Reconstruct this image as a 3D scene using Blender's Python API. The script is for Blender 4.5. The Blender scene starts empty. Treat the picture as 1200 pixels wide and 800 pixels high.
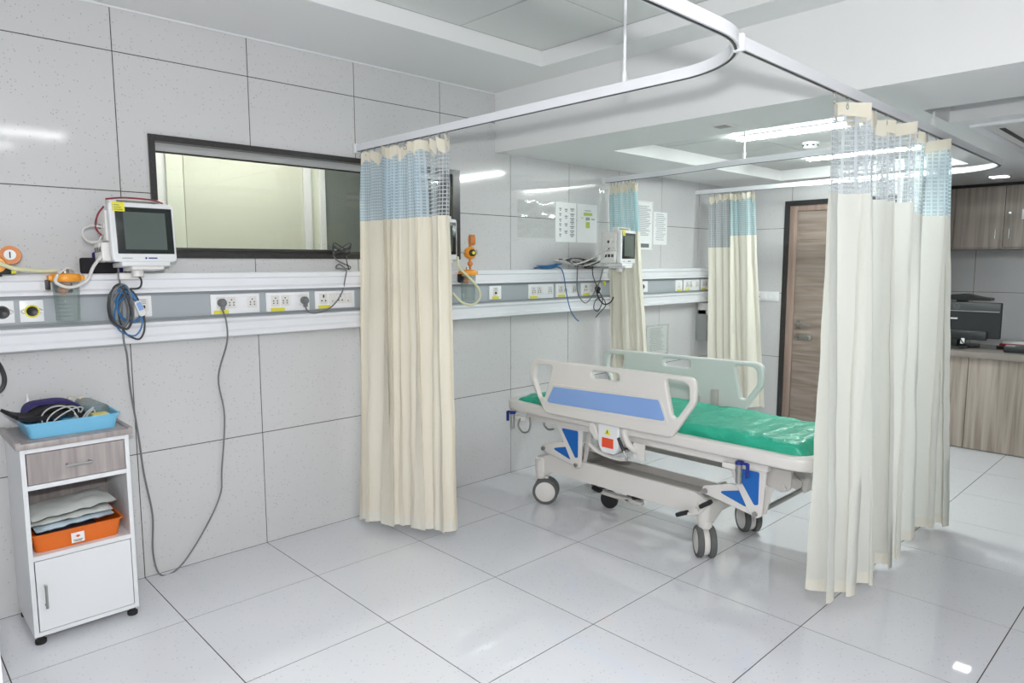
import bpy, bmesh, math, random
from mathutils import Vector, Matrix, noise
random.seed(7)
PI = math.pi
scene = bpy.context.scene
C = scene.collection

# ------------------------------------------------------------------ camera
CAM = Vector((-0.90936, -3.46374, 1.47618))
yaw, pit, rol = 0.8063, -0.1118, -0.0013
fw = Vector((math.cos(yaw)*math.cos(pit), math.sin(yaw)*math.cos(pit), math.sin(pit)))
rt = Vector((math.sin(yaw), -math.cos(yaw), 0)); up = rt.cross(fw)
r2 = rt*math.cos(rol)+up*math.sin(rol); u2 = -rt*math.sin(rol)+up*math.cos(rol)
cam = bpy.data.cameras.new('camera'); camo = bpy.data.objects.new('camera', cam); C.objects.link(camo)
M = Matrix((r2, u2, -fw)).transposed().to_4x4(); M.translation = CAM
camo.matrix_world = M
cam.sensor_width = 36.0; cam.lens = 809.1/1200*36; cam.clip_start = 0.02
scene.camera = camo

# ------------------------------------------------------------------ world, lights, exposure
w = bpy.data.worlds.new('world'); scene.world = w; w.use_nodes = True
w.node_tree.nodes['Background'].inputs[0].default_value = (.8, .9, 1, 1)
w.node_tree.nodes['Background'].inputs[1].default_value = 0.25
scene.view_settings.view_transform = 'Standard'; scene.view_settings.look = 'None'
scene.view_settings.gamma = 1.0; scene.view_settings.use_curve_mapping = False
scene.view_settings.exposure = -0.05
TUBE = 120.0          # linear fittings in the second bay
PANEL = 26.0         # linear fittings above the first bay
SPOT = 11.0          # downlights
def area(name, loc, target, sx, sy, power, col):
    L = bpy.data.lights.new(name, 'AREA'); L.shape = 'RECTANGLE'; L.size = sx; L.size_y = sy; L.energy = power; L.color = col
    o = bpy.data.objects.new(name, L); C.objects.link(o); o.location = loc
    o.rotation_euler = (Vector(target)-Vector(loc)).to_track_quat('-Z', 'Y').to_euler(); return o
# the photographer's flash, just above the lens
area('camera_flash', CAM+Vector((0, 0, .22))-fw*0.05, CAM+Vector((0, 0, .30))+fw*4, .10, .07, 46, (1, .995, .99))

# ------------------------------------------------------------------ materials
def lin(h):
    h = h.lstrip('#'); v = [int(h[i:i+2], 16)/255 for i in (0, 2, 4)]
    return tuple(((c/12.92) if c <= .04045 else ((c+.055)/1.055)**2.4) for c in v)+(1,)
def mat(name, col, rough=.5, metal=0, spec=None, emit=None, strength=0, bump=None, coat=0, trans=0):
    m = bpy.data.materials.new(name); m.use_nodes = True; nt = m.node_tree; b = nt.nodes['Principled BSDF']
    b.inputs['Base Color'].default_value = lin(col) if isinstance(col, str) else col
    b.inputs['Roughness'].default_value = rough; b.inputs['Metallic'].default_value = metal
    if spec is not None: b.inputs['Specular IOR Level'].default_value = spec
    if emit: b.inputs['Emission Color'].default_value = lin(emit); b.inputs['Emission Strength'].default_value = strength
    if coat: b.inputs['Coat Weight'].default_value = coat; b.inputs['Coat Roughness'].default_value = .05
    if trans: b.inputs['Transmission Weight'].default_value = trans
    if bump:
        n = nt.nodes.new('ShaderNodeTexNoise'); n.inputs['Scale'].default_value = bump[0]; n.inputs['Detail'].default_value = 4
        g = nt.nodes.new('ShaderNodeNewGeometry'); nt.links.new(g.outputs['Position'], n.inputs['Vector'])
        p = nt.nodes.new('ShaderNodeBump'); p.inputs['Strength'].default_value = bump[1]; p.inputs['Distance'].default_value = bump[2]
        nt.links.new(n.outputs['Fac'], p.inputs['Height']); nt.links.new(p.outputs['Normal'], b.inputs['Normal'])
    return m
def tile_mat(name, c1, c2, dark, rough, scale=34.0, coat=0, spec=.5):
    """glazed tile: faint cloudiness plus sparse grey flecks"""
    m = mat(name, c1, rough, coat=coat, spec=spec); nt = m.node_tree; N = nt.nodes; L = nt.links; b = N['Principled BSDF']
    g = N.new('ShaderNodeNewGeometry')
    cl = N.new('ShaderNodeTexNoise'); cl.inputs['Scale'].default_value = 2.2; cl.inputs['Detail'].default_value = 3
    L.new(g.outputs['Position'], cl.inputs['Vector'])
    mx = N.new('ShaderNodeMix'); mx.data_type = 'RGBA'; mx.inputs['A'].default_value = lin(c1); mx.inputs['B'].default_value = lin(c2)
    L.new(cl.outputs['Fac'], mx.inputs['Factor'])
    v = N.new('ShaderNodeTexVoronoi'); v.inputs['Scale'].default_value = scale; L.new(g.outputs['Position'], v.inputs['Vector'])
    r = N.new('ShaderNodeValToRGB'); r.color_ramp.elements[0].position = .12; r.color_ramp.elements[0].color = (1, 1, 1, 1)
    r.color_ramp.elements[1].position = .20; r.color_ramp.elements[1].color = (0, 0, 0, 1); L.new(v.outputs['Distance'], r.inputs['Fac'])
    sp = N.new('ShaderNodeSeparateColor'); L.new(v.outputs['Color'], sp.inputs['Color'])
    gt = N.new('ShaderNodeMath'); gt.operation = 'GREATER_THAN'; gt.inputs[1].default_value = .35; L.new(sp.outputs[0], gt.inputs[0])
    mu = N.new('ShaderNodeMath'); mu.operation = 'MULTIPLY'; L.new(r.outputs['Color'], mu.inputs[0]); L.new(gt.outputs[0], mu.inputs[1])
    m2 = N.new('ShaderNodeMath'); m2.operation = 'MULTIPLY'; m2.inputs[1].default_value = .55; L.new(mu.outputs[0], m2.inputs[0])
    mz = N.new('ShaderNodeMix'); mz.data_type = 'RGBA'; L.new(m2.outputs[0], mz.inputs['Factor']); L.new(mx.outputs['Result'], mz.inputs['A'])
    mz.inputs['B'].default_value = lin(dark); L.new(mz.outputs['Result'], b.inputs['Base Color'])
    return m
def wood_mat(name, c1, c2, c3, stretch, rough=.4):
    m = mat(name, c1, rough); nt = m.node_tree; N = nt.nodes; L = nt.links; b = N['Principled BSDF']
    g = N.new('ShaderNodeNewGeometry'); mp = N.new('ShaderNodeMapping'); mp.inputs['Scale'].default_value = stretch
    L.new(g.outputs['Position'], mp.inputs['Vector'])
    n = N.new('ShaderNodeTexNoise'); n.inputs['Scale'].default_value = 1; n.inputs['Detail'].default_value = 6; n.inputs['Distortion'].default_value = .6
    L.new(mp.outputs[0], n.inputs['Vector'])
    r = N.new('ShaderNodeValToRGB'); e = r.color_ramp.elements; e[0].position = .34; e[0].color = lin(c2); e[1].position = .66; e[1].color = lin(c3)
    k = e.new(.5); k.color = lin(c1); L.new(n.outputs['Fac'], r.inputs['Fac']); L.new(r.outputs['Color'], b.inputs['Base Color'])
    return m
def cloth_mat(name, col, transl=.35, rough=.75, bump=(60, .25, .004)):
    m = mat(name, col, rough, spec=.25, bump=bump); nt = m.node_tree; N = nt.nodes; L = nt.links; b = N['Principled BSDF']
    t = N.new('ShaderNodeBsdfTranslucent'); t.inputs['Color'].default_value = lin(col)
    x = N.new('ShaderNodeMixShader'); x.inputs[0].default_value = transl
    L.new(b.outputs[0], x.inputs[1]); L.new(t.outputs[0], x.inputs[2]); L.new(x.outputs[0], N['Material Output'].inputs['Surface'])
    return m
def net_mat(name, col, cell=.017, thread=.30, film=.35):
    """woven net: square holes between threads, by cloth UV"""
    m = cloth_mat(name, col, .45, .8, None); nt = m.node_tree; N = nt.nodes; L = nt.links
    surf = N['Material Output'].inputs['Surface'].links[0].from_socket
    uv = N.new('ShaderNodeUVMap'); uv.uv_map = 'UVMap'; s = N.new('ShaderNodeSeparateXYZ'); L.new(uv.outputs[0], s.inputs[0])
    outs = []
    for k in (0, 1):
        d = N.new('ShaderNodeMath'); d.operation = 'DIVIDE'; d.inputs[1].default_value = cell; L.new(s.outputs[k], d.inputs[0])
        f = N.new('ShaderNodeMath'); f.operation = 'FRACT'; L.new(d.outputs[0], f.inputs[0])
        l = N.new('ShaderNodeMath'); l.operation = 'LESS_THAN'; l.inputs[1].default_value = thread; L.new(f.outputs[0], l.inputs[0]); outs.append(l)
    mx = N.new('ShaderNodeMath'); mx.operation = 'MAXIMUM'; L.new(outs[0].outputs[0], mx.inputs[0]); L.new(outs[1].outputs[0], mx.inputs[1])
    mr = N.new('ShaderNodeMapRange'); mr.inputs['To Min'].default_value = film; mr.inputs['To Max'].default_value = .93; L.new(mx.outputs[0], mr.inputs['Value'])
    tr = N.new('ShaderNodeBsdfTransparent'); x = N.new('ShaderNodeMixShader'); L.new(mr.outputs[0], x.inputs[0]); L.new(tr.outputs[0], x.inputs[1]); L.new(surf, x.inputs[2])
    L.new(x.outputs[0], N['Material Output'].inputs['Surface'])
    return m
def clear_mat(name, tint, gloss=.12, body=.0, bodycol='#ffffff', rough=.02):
    """clear sheet: mostly see-through with a sharp reflection, optional milky share"""
    m = bpy.data.materials.new(name); m.use_nodes = True; nt = m.node_tree; N = nt.nodes; L = nt.links; N.remove(N['Principled BSDF'])
    t = N.new('ShaderNodeBsdfTransparent'); t.inputs[0].default_value = lin(tint)
    g = N.new('ShaderNodeBsdfGlossy'); g.inputs['Roughness'].default_value = rough
    x = N.new('ShaderNodeMixShader'); x.inputs[0].default_value = gloss; L.new(t.outputs[0], x.inputs[1]); L.new(g.outputs[0], x.inputs[2]); o = x
    if body:
        d = N.new('ShaderNodeBsdfDiffuse'); d.inputs[0].default_value = lin(bodycol); y = N.new('ShaderNodeMixShader'); y.inputs[0].default_value = body
        L.new(x.outputs[0], y.inputs[1]); L.new(d.outputs[0], y.inputs[2]); o = y
    L.new(o.outputs[0], N['Material Output'].inputs['Surface']); return m

M_ = {}
M_['wall_tile'] = tile_mat('wall_tile', '#d3d3d3', '#cdcecf', '#8f8c8a', .075, 60)
M_['floor_tile'] = tile_mat('floor_tile', '#e4e5ea', '#dddfe4', '#b4b4b4', .035, 52, spec=.75)
M_['grout'] = mat('grout', '#57544f', .9, spec=.1)
M_['paint'] = mat('paint', '#eceded', .6)
M_['ceil_panel'] = mat('ceil_panel', '#dcdfdd', .7, bump=(300, .1, .001))
M_['tbar'] = mat('tbar', '#9a9d9b', .5)
M_['granite'] = tile_mat('granite', '#3b3a3a', '#2e2d2d', '#77736f', .25, 120)
M_['alu'] = mat('alu', '#b9bab9', .35, .3)
M_['dark_alu'] = mat('dark_alu', '#4a4948', .35, .5)
M_['black'] = mat('black', '#161718', .4)
M_['rubber'] = mat('rubber', '#222324', .65)
M_['tyre'] = mat('tyre', '#5d5f5e', .6)
M_['chrome'] = mat('chrome', '#c9c9c9', .18, .95)
M_['steel'] = mat('steel', '#a9a9a7', .35, .8)
M_['white'] = mat('white', '#e6e8ea', .3)
M_['white_gloss'] = mat('white_gloss', '#eceef2', .15, coat=.4)
M_['switch'] = mat('switch', '#f1f2f4', .3)
M_['fascia'] = mat('fascia', '#a9b0b5', .4)
M_['fascia_line'] = mat('fascia_line', '#8b9297', .4)
M_['plastic_w'] = mat('plastic_w', '#e3e2df', .35)
M_['bed_w'] = mat('bed_w', '#dcd9d5', .38)
M_['bed_side'] = mat('bed_side', '#dddad5', .42)
M_['bed_far'] = mat('bed_far', '#d9dcda', .42)
M_['bed_grey'] = mat('bed_grey', '#c0bdb8', .4)
M_['blue_lab'] = mat('blue_lab', '#86a8de', .4)
M_['blue_deep'] = mat('blue_deep', '#1463b4', .35)
M_['blue_lever'] = mat('blue_lever', '#1d2f86', .35)
M_['red_lab'] = mat('red_lab', '#ea5433', .5)
M_['yellow'] = mat('yellow', '#e6df3c', .6)
M_['yellow_pale'] = mat('yellow_pale', '#e8dc85', .7)
M_['orange'] = mat('orange', '#f0a032', .4)
M_['orange_d'] = mat('orange_d', '#d98a4a', .45)
M_['orange_tray'] = mat('orange_tray', '#e3701d', .4)
M_['blue_tray'] = mat('blue_tray', '#7cc4e8', .35)
M_['purple'] = mat('purple', '#2a1d6b', .7)
M_['cuff'] = mat('cuff', '#17161c', .8)
M_['cable'] = mat('cable', '#77797b', .5)
M_['cable_d'] = mat('cable_d', '#3c3e40', .5)
M_['cable_blue'] = mat('cable_blue', '#2f6fa5', .45)
M_['cable_w'] = mat('cable_w', '#d5d4d0', .45)
M_['cable_red'] = mat('cable_red', '#8a2f3a', .5)
M_['tubing'] = mat('tubing', '#b4b8b7', .3)
M_['bottle_g'] = clear_mat('bottle_g', '#eef1f0', .10, .38, '#a9b0ae', .1)
M_['hose'] = mat('hose', '#d9d8b4', .4)
M_['screen'] = mat('screen', '#55605c', .12, spec=.6)
M_['bezel'] = mat('bezel', '#1d2422', .25)
M_['paper'] = mat('paper', '#eef0f0', .6)
M_['ink'] = mat('ink', '#6d7072', .7)
M_['ink_l'] = mat('ink_l', '#9aa0a2', .7)
M_['lime'] = mat('lime', '#b9cf5e', .6)
M_['jar'] = clear_mat('jar', '#f6f9f8', .07, .06, '#d5dcdb')
M_['glass'] = clear_mat('glass', '#f4f7f3', .05)
M_['film'] = clear_mat('film', '#fafbfa', .07, .10, '#e8eae8', .08)
M_['door_wood'] = wood_mat('door_wood', '#93857a', '#81736a', '#a0938a', (2.2, 2.2, 26))
M_['frame_wood'] = wood_mat('frame_wood', '#9a857a', '#8c776c', '#a59186', (30, 30, 2))
M_['laminate'] = wood_mat('laminate', '#9c9186', '#82786e', '#aca197', (26, 26, 1.1))
M_['laminate_d'] = wood_mat('laminate_d', '#8d837b', '#786f67', '#999089', (26, 26, 1.1))
M_['cab_wood'] = wood_mat('cab_wood', '#a39b99', '#958d8b', '#b0a8a6', (38, 38, 2.2))
M_['stone_top'] = tile_mat('stone_top', '#8f8780', '#857d77', '#4f4a46', .25, 90)
M_['green'] = mat('green', '#29ab8c', .36, bump=(20, .8, .014))
M_['cream'] = cloth_mat('cream', '#f1ebdb', .18)
M_['cream_backlit'] = cloth_mat('cream_backlit', '#f0f1ea', .30)  # cream cloth whitened: the backlight on the aisle curtain is put into its colour
M_['cream4'] = cloth_mat('cream4', '#f3f0e3', .2)
M_['header'] = cloth_mat('header', '#f1ebda', .2)
M_['net'] = net_mat('net', '#d9e8f0', .0155, .36, .58)
M_['net2'] = net_mat('net2', '#dfe5ea', .0185, .22, .14)
M_['net4'] = net_mat('net4', '#d3ebee', .0165, .36, .62)
M_['net_teal'] = net_mat('net_teal', '#dcebf0', .0185, .30, .45)
M_['net_grey'] = net_mat('net_grey', '#d2d8da', .0165, .36, .55)
M_['hem'] = cloth_mat('hem', '#efece0', .12)
M_['tube'] = mat('tube', '#ffffff', .4, emit='#f3fbf8', strength=TUBE)
M_['panel_l'] = mat('panel_l', '#ffffff', .4, emit='#fdfcff', strength=PANEL)
M_['spot_l'] = mat('spot_l', '#ffffff', .4, emit='#fdfbff', strength=SPOT)
M_['corridor_l'] = mat('corridor_l', '#ffffff', .4, emit='#fffdf8', strength=62)
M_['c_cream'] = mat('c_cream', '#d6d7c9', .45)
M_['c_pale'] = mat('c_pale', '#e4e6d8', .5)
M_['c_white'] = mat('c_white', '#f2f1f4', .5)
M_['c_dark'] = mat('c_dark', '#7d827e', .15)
M_['pc_black'] = mat('pc_black', '#26292a', .35)
M_['pc_grey'] = mat('pc_grey', '#4a4e4f', .35)
M_['red'] = mat('red', '#a8283a', .6)
M_['bin'] = mat('bin', '#9fa3a2', .45)

# ------------------------------------------------------------------ geometry helpers (all authored in world coordinates)
class G:
    def __init__(s): s.bm = bmesh.new()
    def _add(s, tmp, mtx=None):
        if mtx is not None: tmp.transform(mtx)
        me = bpy.data.meshes.new('t'); tmp.to_mesh(me); tmp.free(); s.bm.from_mesh(me); bpy.data.meshes.remove(me); return s
    def box(s, x0, x1, y0, y1, z0, z1, bev=0, seg=2, mtx=None):
        t = bmesh.new(); bmesh.ops.create_cube(t, size=1)
        bmesh.ops.scale(t, vec=(abs(x1-x0), abs(y1-y0), abs(z1-z0)), verts=t.verts)
        bmesh.ops.translate(t, vec=((x0+x1)/2, (y0+y1)/2, (z0+z1)/2), verts=t.verts)
        if bev: bmesh.ops.bevel(t, geom=t.edges[:], offset=bev, segments=seg, affect='EDGES', profile=.5)
        return s._add(t, mtx)
    def cyl(s, p0, p1, r, r1=None, seg=18, mtx=None):
        p0, p1 = Vector(p0), Vector(p1); d = p1-p0; r1 = r if r1 is None else r1
        t = bmesh.new(); bmesh.ops.create_cone(t, cap_ends=True, segments=seg, radius1=r, radius2=r1, depth=d.length)
        q = d.to_track_quat('Z', 'Y').to_matrix().to_4x4(); q.translation = (p0+p1)/2; t.transform(q)
        return s._add(t, mtx)
    def sphere(s, c, r, sc=(1, 1, 1), mtx=None):
        t = bmesh.new(); bmesh.ops.create_uvsphere(t, u_segments=18, v_segments=12, radius=r)
        bmesh.ops.scale(t, vec=sc, verts=t.verts); bmesh.ops.translate(t, vec=c, verts=t.verts); return s._add(t, mtx)
    def tube(s, pts, r, seg=8, sub=6, closed=False, mtx=None):
        P = spline(pts, sub, closed); t = bmesh.new(); n = len(P); rings = []; nrm = None
        for i in range(n):
            a = P[(i-1) % n] if (closed or i) else P[i]; b = P[(i+1) % n] if (closed or i < n-1) else P[i]
            d = (b-a).normalized()
            if nrm is None: nrm = d.orthogonal().normalized()
            nrm = (nrm-d*nrm.dot(d)); nrm = nrm.normalized() if nrm.length > 1e-6 else d.orthogonal().normalized()
            bn = d.cross(nrm)
            rings.append([t.verts.new(P[i]+(nrm*math.cos(2*PI*k/seg)+bn*math.sin(2*PI*k/seg))*r) for k in range(seg)])
        for i in range(n if closed else n-1):
            A, B = rings[i], rings[(i+1) % n]
            for k in range(seg): t.faces.new((A[k], A[(k+1) % seg], B[(k+1) % seg], B[k]))
        if not closed: t.faces.new(rings[0][::-1]); t.faces.new(rings[-1])
        return s._add(t, mtx)
    def sweep(s, pts, w, h):
        """upright rectangular section along a path at constant height"""
        t = bmesh.new(); n = len(pts); rings = []
        for i in range(n):
            a = Vector(pts[max(i-1, 0)]); b = Vector(pts[min(i+1, n-1)]); d = (b-a); d.z = 0; d.normalize(); q = Vector((-d.y, d.x, 0))*w/2; p = Vector(pts[i])
            rings.append([t.verts.new(p+v) for v in (q, q+Vector((0, 0, h)), -q+Vector((0, 0, h)), -q)])
        for i in range(n-1):
            for k in range(4): t.faces.new((rings[i][k], rings[i][(k+1) % 4], rings[i+1][(k+1) % 4], rings[i+1][k]))
        t.faces.new(rings[0][::-1]); t.faces.new(rings[-1]); return s._add(t)
    def lathe(s, prof, c=(0, 0, 0), axis=(0, 0, 1), seg=24):
        t = bmesh.new(); rings = []
        for r, z in prof: rings.append([t.verts.new((r*math.cos(2*PI*k/seg), r*math.sin(2*PI*k/seg), z)) for k in range(seg)])
        for a, b in zip(rings, rings[1:]):
            for k in range(seg): t.faces.new((a[k], a[(k+1) % seg], b[(k+1) % seg], b[k]))
        if prof[0][0] > 1e-4 and prof[0] != prof[-1]: t.faces.new(rings[0][::-1])
        if prof[-1][0] > 1e-4 and prof[0] != prof[-1]: t.faces.new(rings[-1])
        bmesh.ops.remove_doubles(t, verts=t.verts, dist=1e-6)
        q = Vector(axis).to_track_quat('Z', 'Y').to_matrix().to_4x4(); q.translation = c; return s._add(t, q)
    def poly(s, pts, vec, mtx=None):
        """prism: 3-D polygon pushed along vec"""
        t = bmesh.new(); v = [t.verts.new(p) for p in pts]; f = t.faces.new(v)
        r = bmesh.ops.extrude_face_region(t, geom=[f]); bmesh.ops.translate(t, vec=vec, verts=[e for e in r['geom'] if isinstance(e, bmesh.types.BMVert)])
        bmesh.ops.recalc_face_normals(t, faces=t.faces); return s._add(t, mtx)
    def grid(s, rows, uvs=None):
        t = s.bm; V = [[t.verts.new(p) for p in r] for r in rows]; uvl = (t.loops.layers.uv.get('UVMap') or t.loops.layers.uv.new('UVMap')) if uvs else None
        for i in range(len(V)-1):
            for j in range(len(V[0])-1):
                f = t.faces.new((V[i][j], V[i][j+1], V[i+1][j+1], V[i+1][j]))
                if uvs:
                    for l, (a, b) in zip(f.loops, ((i, j), (i, j+1), (i+1, j+1), (i+1, j))): l[uvl].uv = uvs[a][b]
        return s
    def plate(s, outer, holes, mtx, thick, bev=.004, seg=6):
        """rounded plate with holes; outlines are (x, y, radius) in the matrix plane, centred on its normal"""
        cu = bpy.data.curves.new('c', 'CURVE'); cu.dimensions = '2D'; cu.fill_mode = 'BOTH'
        cu.extrude = max(thick/2-bev, 0); cu.bevel_depth = bev; cu.bevel_resolution = 2; cu.offset = -bev
        for pl in [outer]+list(holes):
            pp = roundpoly(pl, seg); sp = cu.splines.new('POLY'); sp.points.add(len(pp)-1); sp.use_cyclic_u = True
            for p, q in zip(sp.points, pp): p.co = (q[0], q[1], 0, 1)
        o = bpy.data.objects.new('c', cu); me = bpy.data.meshes.new_from_object(o); me.transform(mtx)
        s.bm.from_mesh(me); bpy.data.objects.remove(o); bpy.data.curves.remove(cu); bpy.data.meshes.remove(me); return s
    def text(s, body, size, mtx, depth=.0006):
        cu = bpy.data.curves.new('t', 'FONT'); cu.body = body; cu.size = size; cu.align_x = 'CENTER'; cu.align_y = 'CENTER'; cu.extrude = depth
        o = bpy.data.objects.new('t', cu); me = bpy.data.meshes.new_from_object(o); me.transform(mtx)
        s.bm.from_mesh(me); bpy.data.objects.remove(o); bpy.data.curves.remove(cu); bpy.data.meshes.remove(me); return s
    def mesh(s, name, material, smooth=.7):
        bmesh.ops.recalc_face_normals(s.bm, faces=s.bm.faces)
        me = bpy.data.meshes.new(name); s.bm.to_mesh(me); s.bm.free(); me.materials.append(M_[material])
        if smooth:
            me.polygons.foreach_set('use_smooth', [True]*len(me.polygons)); me.set_sharp_from_angle(angle=smooth)
        return me
    def obj(s, name, material, parent=None, smooth=.7):
        root = parent
        while root is not None and root.parent: root = root.parent
        if root is not None and root.type == 'EMPTY': bmesh.ops.translate(s.bm, vec=-Vector(root.location), verts=s.bm.verts)
        o = bpy.data.objects.new(name, s.mesh(name, material, smooth)); C.objects.link(o); o.parent = parent; return o
def spline(pts, sub, closed=False):
    P = [Vector(p) for p in pts]; n = len(P)
    if sub <= 1 or n < 3: return P
    out = []
    for i in range(n if closed else n-1):
        if closed: a, b, c, d = P[(i-1) % n], P[i], P[(i+1) % n], P[(i+2) % n]
        else: a, b, c, d = P[max(i-1, 0)], P[i], P[i+1], P[min(i+2, n-1)]
        for k in range(sub):
            t = k/sub; out.append(.5*((2*b)+(c-a)*t+(2*a-5*b+4*c-d)*t*t+(3*b-a-3*c+d)*t**3))
    if not closed: out.append(P[-1])
    return out
def roundpoly(pl, seg):
    out = []; n = len(pl)
    for i in range(n):
        x, y = pl[i][0], pl[i][1]; r = pl[i][2] if len(pl[i]) > 2 else 0; p = Vector((x, y))
        if r <= 0: out.append((x, y)); continue
        a = Vector(pl[i-1][:2])-p; b = Vector(pl[(i+1) % n][:2])-p; la, lb = a.length, b.length; a.normalize(); b.normalize()
        ang = a.angle(b); d = min(r/max(math.tan(ang/2), .05), la*.48, lb*.48); A = p+a*d; B = p+b*d
        for k in range(seg+1):
            t = k/seg; q = A*(1-t)**2+p*2*t*(1-t)+B*t*t; out.append((q.x, q.y))
    return out
def frameM(o, x, y):
    """matrix with given origin and in-plane axes"""
    x, y = Vector(x), Vector(y); z = x.cross(y); m = Matrix((x, y, z)).transposed().to_4x4(); m.translation = o; return m
def thing(name, label, cat, loc=(0, 0, 0), group=None, kind=None):
    o = bpy.data.objects.new(name, None); C.objects.link(o); o.location = loc; o.empty_display_size = .05; return tag(o, label, cat, group, kind)
def tag(o, label, cat, group=None, kind=None):
    o['label'] = label; o['category'] = cat
    if group: o['group'] = group
    if kind: o['kind'] = kind
    return o
def struct(o, label, cat): return tag(o, label, cat, None, 'structure')
def inst(name, me, parent, loc):
    o = bpy.data.objects.new(name, me); C.objects.link(o); o.parent = parent; o.location = loc; return o

T = .6; GAP = .0042
ZH, ZL = 2.59, 2.21          # high and low ceiling
XB = 2.26                    # bulkhead face
XF = 5.40                    # far wall
XN = 7.02                    # nurse-station back wall
XR, YR = -3.0, -5.3          # walls behind the camera
D0 = .9105*T                 # first floor row is a cut row

# ================================================================== FLOOR
fl = G().box(XR-.1, XN+.1, YR-.1, .1, -.06, -.0012).obj('floor', 'grout', None, 0)
struct(fl, 'glossy pale grey tiled floor with thin dark joints', 'floor')
me_full = G().box(GAP/2, T-GAP/2, -T+GAP/2, -GAP/2, -.0015, 0).mesh('tile', 'floor_tile', 0)
me_cut = G().box(GAP/2, T-GAP/2, -D0+GAP/2, 0, -.0015, 0).mesh('tile', 'floor_tile', 0)
for i in range(-5, 12):
    inst('tile', me_cut, fl, (i*T, 0, 0))
    for j in range(8): inst('tile', me_full, fl, (i*T, -D0-j*T, 0))

# ================================================================== LEFT WALL WITH WINDOW
WX0, WX1, WZ0, WZ1 = .122, 1.945, 1.505, 2.065
g = G()
for a in ((XR, WX0, 0, 2.62), (WX1, XF+.1, 0, 2.62), (WX0, WX1, 0, WZ0), (WX0, WX1, WZ1, 2.62)): g.box(a[0], a[1], .0016, .13, a[2], a[3])
wl = g.obj('wall_left', 'grout', None, 0); struct(wl, 'long wall of large pale grey speckled tiles holding the window', 'wall')
def minus(r, h):
    x0, x1, z0, z1 = r; a0, a1, b0, b1 = max(x0, h[0]), min(x1, h[1]), max(z0, h[2]), min(z1, h[3])
    if a0 >= a1 or b0 >= b1: return [r]
    return [q for q in ((x0, a0, z0, z1), (a1, x1, z0, z1), (a0, a1, z0, b0), (a0, a1, b1, z1)) if q[1]-q[0] > .004 and q[3]-q[2] > .004]
wt = {}
for i in range(-5, 9):
    for k in range(5):
        z1 = min((k+1)*T, 2.61); r = (i*T+GAP/2, (i+1)*T-GAP/2, k*T+GAP/2, z1-GAP/2); rs = minus(r, (WX0, WX1, WZ0, WZ1))
        if len(rs) == 1 and rs[0] == r:
            if k not in wt: wt[k] = G().box(GAP/2, T-GAP/2, 0, .002, GAP/2, z1-k*T-GAP/2).mesh('tile', 'wall_tile', 0)
            inst('tile', wt[k], wl, (i*T, 0, k*T))
        elif rs:
            q = G()
            for a in rs: q.box(a[0], a[1], 0, .002, a[2], a[3])
            q.obj('tile', 'wall_tile', wl, 0)

# window: granite surround, aluminium frame, pane, sill rails
wn = thing('window_1', 'wide interior window with dark stone surround above the service panel', 'window', ((WX0+WX1)/2, 0, WZ0), None, 'structure')
b = .028
G().box(WX0, WX1, -.012, .10, WZ1-b, WZ1).obj('lintel', 'granite', wn, 0)
G().box(WX0, WX1, -.012, .10, WZ0, WZ0+b).obj('sill', 'granite', wn, 0)
G().box(WX0, WX0+b, -.012, .10, WZ0+b, WZ1-b).obj('jamb', 'granite', wn, 0)
G().box(WX1-b-.03, WX1, -.012, .10, WZ0+b, WZ1-b).obj('jamb', 'granite', wn, 0)
G().box(WX0+b, WX1-b, .045, .075, WZ1-b-.036, WZ1-b).obj('frame_rail', 'alu', wn, 0)
G().box(WX0+b, WX1-b, .050, .070, WZ1-b-.042, WZ1-b-.036).obj('gasket', 'black', wn, 0)
G().box(WX0+b, WX1-b, .02, .075, WZ0+b, WZ0+b+.012).obj('frame_rail', 'dark_alu', wn, 0)
G().box(WX0+b+.07, 1.12, -.004, .012, WZ0+b+.012, WZ0+b+.022, .002).obj('track_bar', 'dark_alu', wn, 0)
G().box(WX0+b, WX0+b+.008, .05, .07, WZ0+b, WZ1-b-.036).obj('gasket', 'black', wn, 0)
G().box(WX0+b, WX1-b, .058, .063, WZ0+b, WZ1-b-.04).obj('pane', 'glass', wn, 0)

# room seen through the window
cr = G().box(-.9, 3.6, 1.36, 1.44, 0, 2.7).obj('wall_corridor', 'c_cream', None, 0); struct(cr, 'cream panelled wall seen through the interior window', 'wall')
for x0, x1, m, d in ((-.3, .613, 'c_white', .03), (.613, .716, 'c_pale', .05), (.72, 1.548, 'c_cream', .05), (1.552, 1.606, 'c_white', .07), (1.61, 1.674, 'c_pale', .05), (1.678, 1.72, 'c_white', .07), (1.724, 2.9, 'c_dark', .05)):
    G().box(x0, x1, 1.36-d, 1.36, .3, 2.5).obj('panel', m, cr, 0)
G().box(-.9, -.82, .13, 1.36, 0, 2.7).obj('side_wall', 'c_white', cr, 0)
G().box(3.52, 3.6, .13, 1.36, 0, 2.7).obj('side_wall', 'c_cream', cr, 0)
G().box(-.9, 3.6, .13, 1.44, 2.7, 2.76).obj('ceiling_slab', 'paint', cr, 0)
G().box(-.9, 3.6, .13, 1.44, -.06, 0).obj('floor_slab', 'floor_tile', cr, 0)
cl_ = thing('ceiling_light', 'linear ceiling light in the room behind the window', 'light', (1.0, .75, 2.66))
G().box(.4, 1.6, .68, .82, 2.665, 2.70).obj('housing', 'white', cl_, 0); G().box(.42, 1.58, .70, .80, 2.655, 2.667).obj('diffuser', 'corridor_l', cl_, 0)

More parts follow.
